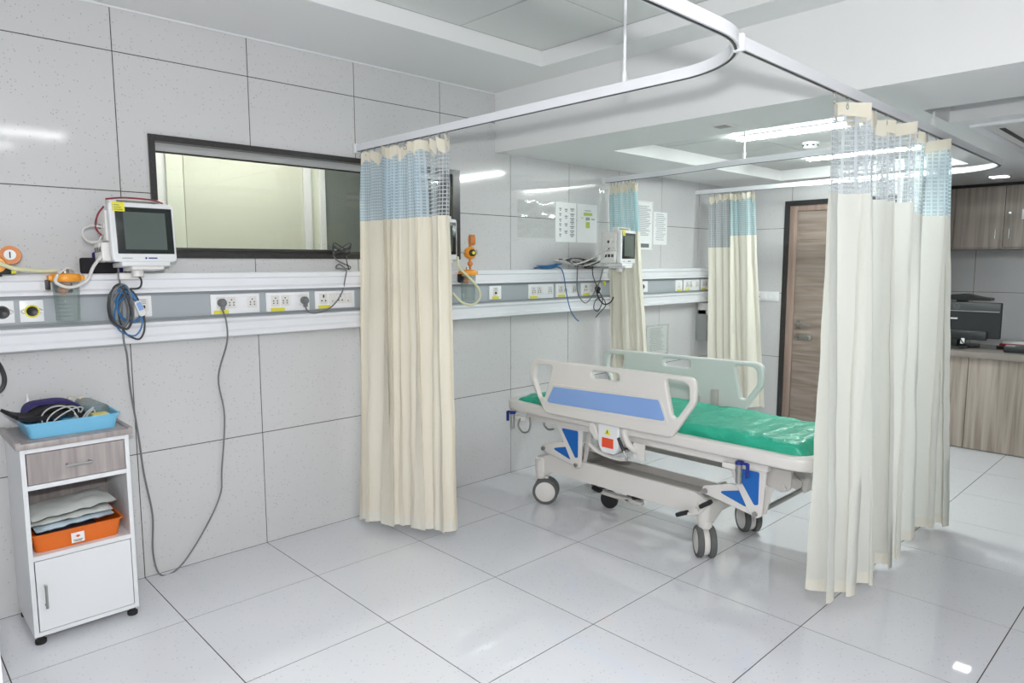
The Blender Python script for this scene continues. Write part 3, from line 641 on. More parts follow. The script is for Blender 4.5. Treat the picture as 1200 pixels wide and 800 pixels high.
# ================================================================== PATIENT MONITORS
def monitor(label, c, ang, tilt, full=True, w=.262, h=.25, dp=.13):
    """c = centre of the front bottom edge; front faces local -y"""
    t = thing('patient_monitor', label, 'monitor', (c[0], c[1], c[2]), 'patient monitors')
    R = Matrix.Translation(c) @ Matrix.Rotation(ang, 4, 'Z') @ Matrix.Rotation(tilt, 4, 'X')
    def o(gg, nm, m, par=t, sm=.7):
        gg.bm.transform(R); return gg.obj(nm, m, par, sm)
    bd = o(G().box(-w/2+.008, w/2-.008, .018, dp, .006, h-.012, .012), 'body', 'plastic_w')
    fr = o(G().plate([(-w/2, 0, .02), (w/2, 0, .02), (w/2, h, .02), (-w/2, h, .02)], [], frameM((0, .011, 0), (1, 0, 0), (0, 0, 1)), .03, .006), 'front_frame', 'white')
    bz = o(G().box(-w/2+.022, w/2-.010, -.007, -.001, .034, h-.020, .002), 'screen_bezel', 'bezel')
    o(G().box(-w/2+.052, w/2-.040, -.0085, -.006, .052, h-.040), 'display', 'screen', bz, 0)
    o(G().box(-w/2+.014, -w/2+.060, -.0105, -.008, h-.040, h-.002), 'sticker', 'yellow', fr, 0)
    lg = G()
    for k in range(3): lg.box(-w/2+.018, -w/2+.018+.034-.006*k, -.0110, -.0100, h-.034+.009*k, h-.031+.009*k)
    o(lg, 'sticker_writing', 'ink', fr, 0)
    o(G().plate([(.003, .014, .001), (.008, .009, .001), (.013, .014, .001), (.008, .019, .001)], [], frameM((-.008, -.0055, .002), (1, 0, 0), (0, 0, 1)), .002, .0003).box(.010, .046, -.0062, -.004, .0135, .0185), 'logo', 'blue_lever', fr, 0)
    o(G().box(-.095, -.055, -.0062, -.004, .014, .017), 'model_print', 'ink_l', fr, 0)
    # carrying handle on top
    o(G().box(-w/2+.03, w/2-.03, .028, .075, h+.012, h+.022, .005).box(-w/2+.015, -w/2+.045, .028, .075, h-.015, h+.02, .005).box(w/2-.045, w/2-.015, .028, .075, h-.015, h+.02, .005), 'handle', 'plastic_w')
    # left side module with sockets
    sd = o(G().box(-w/2-.028, -w/2+.012, .03, dp-.01, .005, .085, .006), 'side_module', 'plastic_w')
    for k in range(3): o(G().box(-w/2-.0295, -w/2-.027, .04+k*.026, .058+k*.026, .045, .066), 'side_port', 'pc_grey', sd, 0)
    cp = o(G().box(-w/2-.006, -w/2+.012, .03, dp-.015, .09, h-.03, .004), 'connector_panel', 'plastic_w')
    for k in range(4): o(G().cyl((-w/2-.010, .05+.04*(k % 2), .11+.045*(k//2)), (-w/2-.004, .05+.04*(k % 2), .11+.045*(k//2)), .010, seg=12), 'connector', 'pc_grey' if k % 2 else 'cable_w', cp)
    # tray and swivel bracket below
    o(G().box(-w/2+.035, w/2-.03, .0, dp-.02, -.018, .001, .004), 'mount_tray', 'white')
    o(G().box(-w/2+.07, w/2-.06, -.01, dp-.03, -.034, -.018, .005).cyl((-.02, .05, -.06), (-.02, .05, -.03), .024), 'swivel', 'plastic_w')
    return t, R
m1, R1 = monitor('patient monitor with large dark screen at the left of the window', (.025, -.215, 1.487), math.radians(5), math.radians(-4))
def on(R, p): return R @ Vector(p)
G().tube([on(R1, p) for p in ((-.13, .05, .235), (-.155, .05, .20), (-.165, .06, .15), (-.145, .06, .115))], .0035).tube([on(R1, p) for p in ((-.13, .02, .262), (-.06, .02, .272), (.05, .02, .270), (.10, .025, .258))], .0035).obj('lead', 'cable_red', m1)
G().tube([on(R1, p) for p in ((-.137, .06, .15), (-.18, .06, .155), (-.215, .04, .14), (-.225, .03, .11), (-.20, .04, .085), (-.15, .05, .09))], .0045).tube([on(R1, p) for p in ((-.14, .07, .12), (-.16, .05, .08), (-.155, .06, .05))], .004).obj('lead', 'cable_w', m1)
G().box(-.06, .03, -.13, 0, 1.41, 1.44, .006).obj('wall_arm', 'plastic_w', m1)
m2, R2 = monitor('patient monitor turned sideways in front of the narrow curtain', (3.20, -.395, 1.478), math.radians(13), 0, True, .255, .238, .155)
lead0 = [on(R2, p) for p in ((-.135, .06, .16), (-.165, .06, .165), (-.185, .08, .10))]
lead1 = [on(R2, p) for p in ((-.135, .10, .11), (-.165, .10, .10), (-.18, .11, .04))]
G().tube(lead0+[(2.96, -.22, 1.50), (2.93, -.12, 1.47), (2.98, -.07, 1.46)], .005).obj('lead', 'cable_w', m2)
G().tube(lead1+[(3.02, -.20, 1.475), (3.04, -.11, 1.46), (3.10, -.06, 1.455)], .005).obj('lead', 'cable_w', m2)
G().box(3.17, 3.23, -.36, 0, 1.44, 1.456, .006).cyl((3.20, -.34, 1.44), (3.20, -.34, 1.465), .03).obj('wall_arm', 'steel', m2)
m3, R3 = monitor('patient monitor mostly hidden behind the window curtain', (1.71, -.115, 1.50), math.radians(3), 0, True, .25, .25, .09)

# cable bundles
t = thing('cable_coil', 'coiled blue and grey sensor leads hanging under the left monitor', 'cable', (-.04, -.115, 1.14), 'cords and cables')
rr = random.Random(4)
def loop(cx, cz, rx, rz, y, tilt, r, m, n=11):
    pts = []
    for k in range(n):
        a = 2*PI*k/n; x = rx*math.sin(a); z = rz*math.cos(a)*(1+.08*math.sin(3*a+tilt)); pts.append((cx+x*math.cos(tilt)-z*math.sin(tilt)*.6, y+.008*math.sin(2*a+tilt), cz+z*math.cos(tilt)+x*math.sin(tilt)*.6))
    return G().tube(pts, r, 8, 5, True).obj('lead_loop', m, t)
for k in range(5): loop(-.065+rr.uniform(-.008, .008), 1.29+rr.uniform(-.015, .01), .036+rr.uniform(-.006, .01), .090+rr.uniform(-.02, .01), -.115-.007*k, rr.uniform(-.1, .25), .0042, ['cable', 'cable_d', 'cable'][k % 3])
for k in range(2): loop(-.035, 1.30-.01*k, .045, .082-.01*k, -.125-.01*k, .42, .0042, 'cable_blue')
loop(-.02, 1.255, .05, .11, -.118, .2, .0042, 'cable_d'); loop(-.035, 1.25, .055, .085, -.13, .1, .0034, 'cable_blue')
G().plate([(-.016, -.036, .012), (.016, -.036, .012), (.014, .034, .012), (-.014, .034, .012)], [], frameM((.01, -.142, 1.285), (math.cos(.35), 0, math.sin(.35)), (-math.sin(.35), 0, math.cos(.35))), .014, .004).obj('sensor_tag', 'plastic_w', t)
G().plate([(-.010, -.012, .004), (.010, -.012, .004), (.010, .024, .004), (-.010, .024, .004)], [], frameM((.01, -.150, 1.288), (math.cos(.35), 0, math.sin(.35)), (-math.sin(.35), 0, math.cos(.35))), .003, .0008).obj('tag_print', 'blue_lab', t)
G().tube([(-.03, -.16, 1.46), (-.005, -.15, 1.44), (.025, -.13, 1.41), (.02, -.12, 1.375), (-.02, -.12, 1.37)], .004).obj('lead_end', 'cable_d', t)

t = thing('cable_heap', 'heap of grey cables lying on the panel left of the second monitor', 'cable', (3.0, -.05, 1.437), 'cords and cables')
for k in range(9):
    cx = 2.90+.045*k; r = .075+rr.uniform(-.012, .02)
    pts = [(cx+.10*math.cos(a)+rr.uniform(-.01, .01), -.05+.022*math.sin(a), 1.452+.004*k*(k < 5)+r*.75*abs(math.sin(a/2+.3*k))) for a in [2*PI*q/9 for q in range(9)]]
    G().tube(pts, .0052, 8, 4, True).obj('cable_loop', ['cable_w', 'cable', 'cable_w', 'cable_d'][k % 4], t)
G().tube([(3.0, -.09, 1.47), (2.985, -.10, 1.40), (2.985, -.105, 1.27), (3.05, -.112, 1.19), (3.12, -.112, 1.21), (3.22, -.115, 1.33), (3.26, -.12, 1.44)], .0042).obj('hanging_cable', 'cable', t)
G().tube([(3.17, -.09, 1.46), (3.17, -.10, 1.38), (3.22, -.112, 1.28), (3.27, -.113, 1.20), (3.22, -.112, 1.12), (3.17, -.11, 1.14), (3.19, -.11, 1.20), (3.26, -.115, 1.22), (3.30, -.12, 1.16), (3.25, -.11, 1.11), (3.20, -.105, 1.07)], .0036).obj('hanging_cable', 'cable_d', t)
G().box(3.265, 3.29, -.128, -.118, 1.315, 1.345, .003).obj('cable_tag', 'yellow', t)
t = thing('blue_cable', 'loose blue cable loops at the left end of the cable heap', 'cable', (2.72, -.05, 1.437), 'cords and cables')
for k in range(3):
    G().tube([(2.74+(.09+.02*k)*math.cos(a), -.05+.025*math.sin(a), 1.447+.008*k+(.03-.008*k)*max(0, math.sin(a+1.5))) for a in [2*PI*q/8 for q in range(8)]], .004, 8, 4, True).obj('cable_loop', 'cable_blue', t)
t = thing('adapter_bundle', 'small black cable bundle on the sill beside the window curtain', 'cable', (1.12, -.03, 1.437), 'cords and cables')
for k in range(4): G().tube([(1.065+.055*math.cos(a), -.05+.015*math.sin(a)-.004*k, 1.545+.010*k+.018*math.sin(2*a+k)) for a in [2*PI*q/8 for q in range(8)]], .003, 7, 4, True).obj('cable_loop', 'cable_d', t)
G().tube([(1.105, -.05, 1.55), (1.095, -.05, 1.50), (1.11, -.05, 1.445)], .003).obj('cable_tail', 'cable_d', t)

# ================================================================== PAPERS
def paper(x0, x1, z0, z1, label, kind, y=-.0, m='paper', cat='notice', grp='notices on the wall'):
    t = thing('wall_notice', label, cat, ((x0+x1)/2, y, z0), grp); r = random.Random(int(x0*1000))
    G().box(x0, x1, y-.003, y, z0, z1).obj('sheet', m, t, 0); w, h = x1-x0, z1-z0; Y0, Y1 = y-.0037, y-.0029
    if kind == 'chart':
        q = G()
        for cx, n, wd in ((.22, 6, .10), (.50, 4, .14), (.80, 7, .20)):
            for k in range(n):
                zz = z1-h*(.14+.75*k/n+r.uniform(0, .03)); q.box(x0+w*(cx-wd/2), x0+w*(cx+wd/2), Y0, Y1, zz-.010, zz); q.box(x0+w*(cx-wd/3), x0+w*(cx+wd/3), Y0, Y1, zz-.022, zz-.014)
        q.obj('print', 'ink_l', t, 0)
    elif kind == 'lime':
        G().box(x0+w*.32, x0+w*.75, Y0, Y1, z1-h*.30, z1-h*.22).box(x0+w*.43, x0+w*.63, Y0, Y1, z1-h*.62, z1-h*.46).box(x0+w*.18, x0+w*.30, Y0, Y1, z1-h*.37, z1-h*.35).obj('print_colour', 'lime', t, 0)
        G().box(x0+w*.38, x0+w*.68, Y0, Y1, z1-h*.18, z1-h*.16).box(x0+w*.42, x0+w*.62, Y0, Y1, z1-h*.42, z1-h*.34).box(x0+w*.70, x0+w*.88, Y0, Y1, z1-h*.40, z1-h*.37).obj('print', 'ink_l', t, 0)
    else:
        q = G(); n = 22 if kind == 'dense' else 14; top, bot = (.10, .72) if kind == 'dense' else (.06, .90)
        for k in range(n):
            zz = z1-h*(top+(bot-top)*k/n); a = .10+r.uniform(0, .12); e = .90-r.uniform(0, .25); q.box(x0+w*a, x0+w*e, Y0, Y1, zz-.0045, zz)
        q.obj('print', 'ink_l', t, 0)
        if kind == 'dense':
            G().box(x0+w*.22, x0+w*.82, Y0, Y1, z0+h*.05, z0+h*.13).obj('footer_bar', 'ink', t, 0)
            for a in ((x0, x0+.008, z0, z1), (x1-.008, x1, z0, z1), (x0+.008, x1-.008, z0, z0+.008), (x0+.008, x1-.008, z1-.008, z1)): G().box(a[0], a[1], y-.008, y-.003, a[2], a[3]).obj('frame_strip', 'plastic_w', t, 0)
    return t
paper(2.853, 3.08, 1.637, 1.927, 'white chart sheet with small text columns, left of the pair', 'chart')
paper(3.092, 3.325, 1.637, 1.927, 'white sheet with lime green print, right of the pair', 'lime')
paper(3.79, 4.07, 1.592, 1.997, 'framed text notice with dark footer bar right of the narrow curtain', 'dense')
paper(4.085, 4.285, 1.639, 1.916, 'narrow plain text notice beside the framed notice', 'list')
t = paper(4.0, 4.30, .69, .935, 'clear holder with a printed sheet below the panel', 'list', -.012)
G().box(3.985, 4.315, -.028, -.022, .675, .95, .002).box(3.985, 4.315, -.022, 0, .675, .685).obj('clear_pocket', 'film', t)
# crinkled protective film sheets stuck on the tiles
def film(x0, x1, z0, z1, label, sd):
    R = []
    for i in range(15):
        R.append([Vector((x0+(x1-x0)*j/12, -.004-.010*abs(noise.noise(Vector((j*.55, i*.5, sd)))), z0+(z1-z0)*i/14)) for j in range(13)])
    tag(G().grid(R).obj('film_sheet', 'film', None, 1.5), label, 'plastic film', 'film sheets on the wall')
film(2.46, 2.84, 1.66, 1.92, 'crinkled clear film stuck on the wall left of the charts', 3.3)
film(3.34, 3.46, 1.55, 2.06, 'crinkled clear film on the wall beside the narrow curtain', 9.1)

# ================================================================== BEDSIDE CABINET
bx0, bx1, by0, by1 = -.493, -.122, -.355, -.012
cab = thing('bedside_cabinet', 'white bedside cabinet with wood-grain top and drawer', 'cabinet', ((bx0+bx1)/2, (by0+by1)/2, 0))
th = .016
G().box(bx0, bx0+th, by0, by1, .035, .782, .001).obj('side_panel', 'white', cab, 0)
G().box(bx1-th, bx1, by0, by1, .035, .782, .001).obj('side_panel', 'white', cab, 0)
G().box(bx0+th, bx1-th, by1-.008, by1, .035, .782).obj('back_panel', 'cab_wood', cab, 0)
G().box(bx0+th, bx1-th, by0, by1-.008, .035, .052).obj('bottom_panel', 'white', cab, 0)
G().box(bx0+th, bx1-th, by0, by1-.008, .340, .358).obj('shelf', 'white', cab, 0)
G().box(bx0+th, bx1-th, by0, by1-.008, .620, .638).obj('rail', 'white', cab, 0)
G().box(bx0+th, bx1-th, by0, by1-.008, .764, .782).obj('rail', 'white', cab, 0)
G().box(bx0-.014, bx1+.014, by0-.014, by1+.006, .782, .806, .004).obj('top', 'cab_wood', cab)
G().box(bx0-.014, bx0+.004, by0-.014, by1+.006, .804, .812, .002).obj('top_lip', 'cab_wood', cab); G().box(bx1-.004, bx1+.014, by0-.014, by1+.006, .804, .812, .002).obj('top_lip', 'cab_wood', cab)
dw = G().box(bx0+th+.003, bx1-th-.003, by0-.002, by0+.016, .641, .761, .001).obj('drawer', 'cab_wood', cab, 0)
xm = (bx0+bx1)/2
G().cyl((xm-.045, by0-.028, .70), (xm+.045, by0-.028, .70), .0048).cyl((xm-.038, by0, .70), (xm-.038, by0-.028, .70), .0045).cyl((xm+.038, by0, .70), (xm+.038, by0-.028, .70), .0045).obj('handle', 'steel', dw)
dd = G().box(bx0+th+.003, bx1-th-.003, by0-.002, by0+.015, .055, .337, .001).obj('door', 'white', cab, 0)
G().cyl((bx0+.045, by0-.026, .152), (bx0+.045, by0-.026, .245), .0048).cyl((bx0+.045, by0, .160), (bx0+.045, by0-.026, .160), .0045).cyl((bx0+.045, by0, .237), (bx0+.045, by0-.026, .237), .0045).obj('handle', 'steel', dd)
for x, y in ((bx0+.022, by0+.022), (bx1-.022, by0+.022), (bx0+.022, by1-.022), (bx1-.022, by1-.022)): G().lathe([(.018, 0), (.020, .003), (.020, .015), (.012, .02), (.012, .035)], (x, y, 0)).obj('foot', 'rubber', cab)
def tray(name, label, m, x0, x1, y0, y1, z0, h, fl, mtx=None, loc=None):
    t = thing(name, label, 'tray', ((x0+x1)/2, (y0+y1)/2, z0)); cx, cy = (x0+x1)/2, (y0+y1)/2; hx, hy = (x1-x0)/2, (y1-y0)/2; bm = bmesh.new(); rings = []
    def ring(ex, z): return [bm.verts.new((cx+p[0], cy+p[1], z)) for p in roundpoly([(-hx-ex, -hy-ex, .025), (hx+ex, -hy-ex, .025), (hx+ex, hy+ex, .025), (-hx-ex, hy+ex, .025)], 4)]
    prof_ = [(-fl*.9-.002, z0+.0035), (-fl, z0+.0005), (-.001, z0+h-.006), (.006, z0+h-.006), (.007, z0+h), (-.001, z0+h), (-fl-.0035, z0+.0035)]
    prof_ = prof_[1:]
    for ex, z in prof_: rings.append(ring(ex, z))
    n = len(rings[0])
    for a, b_ in zip(rings, rings[1:]):
        for k in range(n): bm.faces.new((a[k], a[(k+1) % n], b_[(k+1) % n], b_[k]))
    bm.faces.new(rings[0][::-1]); bm.faces.new(rings[-1])
    q = G(); q.bm.free(); q.bm = bm; q.obj('tray_body', m, t, .6); return t
bt = tray('blue_tray', 'light blue plastic tray on the bedside cabinet', 'blue_tray', -.462, -.140, -.318, -.05, .8065, .062, .012)
ot = tray('orange_tray', 'orange plastic tray on the open cabinet shelf', 'orange_tray', -.474, -.160, -.335, -.06, .3582, .075, .012)
lb = G().box(-.345, -.300, -.3395, -.3345, .372, .412).obj('label_sticker', 'paper', ot, 0)
G().plate([(-.009, 0, .002), (0, -.006, .002), (.009, 0, .002), (0, .006, .002)], [], frameM((-.3225, -.3402, .398), (1, 0, 0), (0, 0, 1)), .0016, .0003).obj('emblem', 'red_lab', lb)
G().box(-.339, -.306, -.3403, -.3393, .381, .384).box(-.335, -.310, -.3403, -.3393, .376, .3785).obj('lettering', 'ink', lb, 0)
# packets in the orange tray: crumpled slabs
def packet(label, x0, x1, y0, y1, z, h, m, sd, rot=0, tilt=0):
    R_ = Matrix.Translation(((x0+x1)/2, (y0+y1)/2, z)) @ Matrix.Rotation(rot, 4, 'Z') @ Matrix.Rotation(tilt, 4, 'Y'); hx, hy = (x1-x0)/2, (y1-y0)/2; nx, ny = 18, 10
    q = G()
    for sg in (1, -1):
        q.grid([[R_ @ Vector((-hx+2*hx*i/nx, -hy+2*hy*j/ny, sg*h/2*max(.12, (1-(2*i/nx-1)**6)*(1-(2*j/ny-1)**4))+.007*noise.noise(Vector((i*.45, j*.5, sd))))) for i in range(nx+1)] for j in range(ny+1)])
    bmesh.ops.remove_doubles(q.bm, verts=q.bm.verts, dist=.0016)
    return tag(q.obj('packet', m, None, 1.2), label, 'packet', 'packets in the orange tray')
M_['pk_white'] = mat('pk_white', '#e8ecea', .3); M_['pk_blue'] = mat('pk_blue', '#d3e3ee', .35); M_['pk_dark'] = mat('pk_dark', '#3a3238', .4); M_['pk_clear'] = mat('pk_clear', '#e0e4e0', .2)
packet('dark packet at the bottom of the orange tray', -.455, -.25, -.32, -.09, .425, .022, 'pk_dark', 1)
packet('pale blue packet in the middle of the orange tray pile', -.462, -.19, -.325, -.08, .447, .022, 'pk_blue', 2, .05, -.03)
packet('white packet under the topmost one on the orange tray', -.470, -.185, -.325, -.08, .470, .020, 'pk_white', 3, -.05, -.03)
packet('crumpled clear packet topmost on the orange tray', -.472, -.178, -.33, -.09, .499, .026, 'pk_clear', 4, .03, -.06)
# things in the blue tray
t = thing('pressure_cuff', 'purple and black blood pressure cuff heaped in the blue tray', 'cuff', (-.36, -.16, .812))
def strap(pts, w_, th_, m, nm):
    P = spline(pts, 6); R = []
    for side in (0, 1):
        pass
    q = G(); rows = []
    for i, p in enumerate(P):
        a, b_ = P[max(i-1, 0)], P[min(i+1, len(P)-1)]; d = (b_-a).normalized(); s_ = Vector((0, 1, 0)); n_ = d.cross(s_).normalized(); s_ = n_.cross(d)
        rows.append([p+s_*w_*.5+n_*th_, p-s_*w_*.5+n_*th_, p-s_*w_*.5-n_*th_, p+s_*w_*.5-n_*th_, p+s_*w_*.5+n_*th_])
    q.grid(rows); bmesh.ops.remove_doubles(q.bm, verts=q.bm.verts, dist=1e-5); bmesh.ops.holes_fill(q.bm, edges=q.bm.edges); q.obj(nm, m, t, .8)
strap([(-.505, -.22, .905), (-.47, -.21, .888), (-.43, -.20, .884), (-.38, -.19, .900), (-.32, -.18, .905), (-.26, -.18, .885), (-.245, -.18, .84), (-.27, -.18, .82)], .11, .006, 'cuff', 'cuff_outer')
strap([(-.485, -.245, .892), (-.445, -.24, .880), (-.38, -.23, .880), (-.32, -.22, .885), (-.27, -.22, .872), (-.255, -.22, .84), (-.29, -.22, .818), (-.40, -.22, .818)], .10, .007, 'cuff', 'cuff_inner')
strap([(-.44, -.12, .86), (-.42, -.11, .905), (-.36, -.11, .915), (-.29, -.11, .91), (-.24, -.12, .88)], .09, .005, 'purple', 'cuff_end')
G().sphere((-.375, -.255, .838), .042, (1.25, .8, .62)).sphere((-.30, -.265, .835), .032, (1.2, .8, .7)).obj('bulb', 'cuff', t)
t = thing('tubing', 'coil of clear grey tubing in the blue tray', 'tubing', (-.32, -.27, .82))
for k in range(3): G().tube([(-.345+.058*math.cos(a)+.014*k, -.272+.016*math.sin(a+k)-.003*k, .872+(.044-.006*k)*math.sin(a+.4*k)) for a in [2*PI*q/9 for q in range(9)]], .0030, 8, 5, True).obj('coil', 'tubing', t)
G().tube([(-.27, -.29, .835), (-.25, -.29, .87), (-.225, -.28, .888), (-.22, -.27, .86), (-.235, -.27, .83)], .0036).tube([(-.30, -.30, .835), (-.285, -.30, .86), (-.295, -.295, .885)], .0036).tube([(-.28, -.285, .84), (-.25, -.28, .878), (-.225, -.285, .898)], .0036).obj('tail', 'tubing', t)
t = thing('plastic_bottle', 'clear plastic bottle lying in the blue tray', 'bottle', (-.2, -.14, .83))
G().lathe([(0, 0), (.026, .001), (.030, .008), (.030, .10), (.022, .125), (.012, .135), (.012, .15), (0, .15)], (-.170, -.215, .862), (-.45, .80, .22), 22).obj('bottle_body', 'bottle_g', t)
G().lathe([(.0145, 0), (.0145, .02), (0, .021)], (-.242, -.087, .897), (-.45, .80, .22)).obj('bottle_cap', 'cable_w', t)
tag(G().box(-.232, -.170, -.300, -.235, .818, .868, .006, mtx=None).obj('gauze_pack', 'yellow_pale', None), 'small pale yellow box at the front of the blue tray', 'box')
t = thing('dropper_bottle', 'small white dropper bottle standing at the back of the cabinet top', 'bottle', (-.405, -.03, .8065))
G().lathe([(0, 0), (.026, 0), (.028, .003), (.028, .072), (.020, .088), (.010, .092), (0, .092)], (-.408, -.036, .8065)).obj('bottle_body', 'jar', t)
G().lathe([(.011, 0), (.010, .012), (.004, .035), (.003, .048), (0, .048)], (-.408, -.036, .8975)).obj('nozzle', 'plastic_w', t)
tag(G().plate([(-.03, 0, .005), (.03, 0, .005), (.03, .10, .005), (-.03, .10, .005)], [], frameM((-.235, -.034, .8085), (1, 0, 0), (0, .08, 1)), .03, .003).obj('carton', 'header', None), 'cream carton standing behind the blue tray', 'box')

# white locker whose edge shows in the lower left corner of the view
t = thing('side_locker', 'white panel edge of a low locker at the lower left corner', 'cabinet', (-.92, -1.35, 0))
G().box(-1.16, -.715, -1.50, -1.19, .04, .62, .004).obj('body', 'white', t)
G().box(-1.17, -.712, -1.51, -1.18, .62, .64, .003).obj('top', 'white', t)
G().box(-1.15, -.725, -1.505, -1.498, .05, .61, .001).obj('door', 'white_gloss', t)
for x in (-1.13, -.745):
    for y in (-1.47, -1.22): G().cyl((x, y, 0), (x, y, .04), .018).obj('foot', 'rubber', t)

# ================================================================== STRETCHER
bed = thing('stretcher', 'white hospital transfer stretcher with blue panels and side rails', 'stretcher', (2.365, -1.28, 0))
XC = 2.365
def yz(x): return frameM((x, 0, 0), (0, 1, 0), (0, 0, 1))
def xy(z): return frameM((0, 0, z), (1, 0, 0), (0, 1, 0))
DX0, DX1, DY0, DY1 = 2.035, 2.695, -2.285, -.285
G().plate([(DX0, DY0, .16), (DX1, DY0, .16), (DX1, DY1, .16), (DX0, DY1, .16)], [[(DX0+.06, DY0+.07, .10), (DX1-.06, DY0+.07, .10), (DX1-.06, DY1-.07, .10), (DX0+.06, DY1-.07, .10)]], xy(.592), .064, .016, 10).obj('deck_rim', 'bed_w', bed)
G().box(DX0+.04, DX1-.04, DY0+.05, DY1-.05, .566, .580, .004).obj('deck_plate', 'bed_grey', bed)
for sx in (-1, 1):
    x = XC+sx*.27
    G().box(x-.022, x+.022, -2.05, -.48, .520, .566, .006).obj('side_beam', 'bed_w', bed)
for y in (-.80, -1.25, -1.90): G().box(XC-.25, XC+.25, y-.025, y+.025, .525, .562, .004).obj('cross_beam', 'bed_grey', bed)
G().box(2.588, 2.612, -1.74, -.56, .325, .352, .004).obj('far_bar', 'bed_grey', bed)
# side rails
RO = [(-.585, .915, .075), (-1.712, .930, .095), (-1.705, .80, .08), (-1.575, .608, .05), (-.705, .600, .06), (-.578, .80, .08)]
RH = [[(-.628, .882, .03), (-.768, .888, .018), (-.70, .69, .014), (-.664, .69, .014), (-.618, .80, .05)],
      [(-1.532, .905, .02), (-1.668, .902, .045), (-1.672, .81, .05), (-1.606, .714, .014), (-1.576, .718, .014)],
      [(-1.055, .896, .018), (-1.247, .898, .018), (-1.247, .853, .018), (-1.058, .851, .018)]]
def side_rail(x, m, lab, s):
    r = G().plate(RO, RH, yz(x), .034, .010, 8).obj('side_rail', m, bed); r['label'] = lab
    xs = x+s*.017
    pb = G().plate([(-.778, .768, .016), (-1.498, .792, .016), (-1.543, .690, .016), (-.722, .669, .016)], [], yz(xs), .006, .002).obj('blue_panel', 'blue_lab', r)
    G().plate([(-.765, .785, .016), (-1.510, .808, .016), (-1.562, .672, .016), (-.700, .652, .016)], [[(-.778, .772, .016), (-1.498, .796, .016), (-1.546, .687, .016), (-.719, .666, .016)]], yz(xs-s*.001), .006, .002).obj('panel_border', m, r)
    return r
side_rail(2.018, 'bed_side', 'raised near side rail with a long blue panel', -1)
fr = side_rail(2.712, 'bed_far', 'raised far side rail', 1)
for y in (-1.30, -1.42):
    G().box(2.675, 2.696, y-.022, y+.022, .63, .70+(.05 if y < -1.35 else 0), .006).obj('rail_latch', 'bed_grey', bed)
# rail brackets and release box
G().plate([(-1.025, .60, .02), (-1.065, .60, .02), (-1.095, .53, .03), (-1.095, .505, .01), (-1.07, .505, .02), (-1.03, .55, .03)], [], yz(2.035), .03, .006).obj('rail_bracket', 'bed_w', bed)
rb = G().plate([(-1.098, .62, .01), (-1.238, .62, .01), (-1.238, .49, .02), (-1.212, .445, .03), (-1.125, .445, .03), (-1.098, .49, .02)], [], yz(2.045), .06, .008).obj('release_box', 'white', bed)
G().box(2.0125, 2.0155, -1.206, -1.128, .478, .532, .001).obj('red_label', 'red_lab', rb, 0)
G().poly([(2.0125, -1.145, .552), (2.0125, -1.187, .552), (2.0125, -1.166, .585)], (.003, 0, 0)).obj('warning_triangle', 'yellow', rb, 0)
G().box(2.0115, 2.013, -1.1685, -1.1635, .559, .573).obj('warning_mark', 'black', rb, 0)
G().tube([(2.035, -1.262, .60), (2.035, -1.267, .565), (2.035, -1.287, .525), (2.035, -1.33, .495), (2.035, -1.36, .49)], .018, 10).obj('rail_bracket', 'bed_w', bed)
G().box(2.03, 2.045, -1.395, -1.325, .445, .535, .004).cyl((2.025, -1.345, .465), (2.046, -1.345, .465), .012).cyl((2.025, -1.375, .515), (2.046, -1.375, .515), .010).obj('pivot_plate', 'bed_w', bed)
G().cyl((2.02, -1.235, .545), (2.02, -1.272, .480), .009).obj('gas_spring', 'black', bed)
G().cyl((2.02, -1.272, .480), (2.02, -1.292, .445), .005).sphere((2.02, -1.293, .443), .009).obj('spring_rod', 'steel', bed)
G().tube([(2.06, -1.00, .46), (2.06, -1.08, .425), (2.06, -1.20, .415), (2.06, -1.28, .43)], .011, 8).obj('lever_bar', 'bed_w', bed)
# scissor leg plates
def leg_plates(p0, x, s, col=True):
    V = G().plate([(p0-.105, .535, .01), (p0-.315, .535, .01), (p0-.300, .30, .02), (p0-.270, .282, .022), (p0-.238, .30, .02)], [], yz(x), .016, .004).obj('leg_plate', 'bed_w', bed)
    Tn = G().plate([(p0+.022, .372, .02), (p0+.018, .335, .015), (p0-.255, .288, .02), (p0-.262, .330, .01), (p0-.165, .418, .01), (p0-.13, .418, .01)], [], yz(x-s*.012), .016, .004).obj('arm_plate', 'bed_w', bed)
    xo = x+s*.0085
    G().plate([(p0-.150, .508, .01), (p0-.282, .510, .01), (p0-.282, .352, .012), (p0-.262, .348, .01)], [], yz(xo), .004, .001).obj('blue_insert', 'blue_deep', V)
    G().plate([(p0-.065, .366, .01), (p0-.180, .396, .008), (p0-.222, .322, .008)], [], yz(x-s*.012+s*.0085), .004, .001).obj('blue_insert', 'blue_deep', Tn)
    for y, z in ((p0-.268, .305), (p0-.002, .354)): G().cyl((x+s*.004, y, z), (x+s*.016, y, z), .013, seg=14).cyl((x+s*.016, y, z), (x+s*.019, y, z), .007, seg=6).obj('bolt', 'steel', V)
    G().plate([(p0-.270, .295, .012), (p0-.295, .295, .012), (p0-.338, .50, .012), (p0-.310, .52, .012)], [], yz(x-s*.05), .012, .003).obj('inner_link', 'bed_w', bed)
for p0 in (-.612, -1.722):
    leg_plates(p0, 2.095, -1); leg_plates(p0, 2.635, 1)
    G().cyl((2.08, p0-.268, .305), (2.65, p0-.268, .305), .012).obj('pivot_shaft', 'steel', bed)
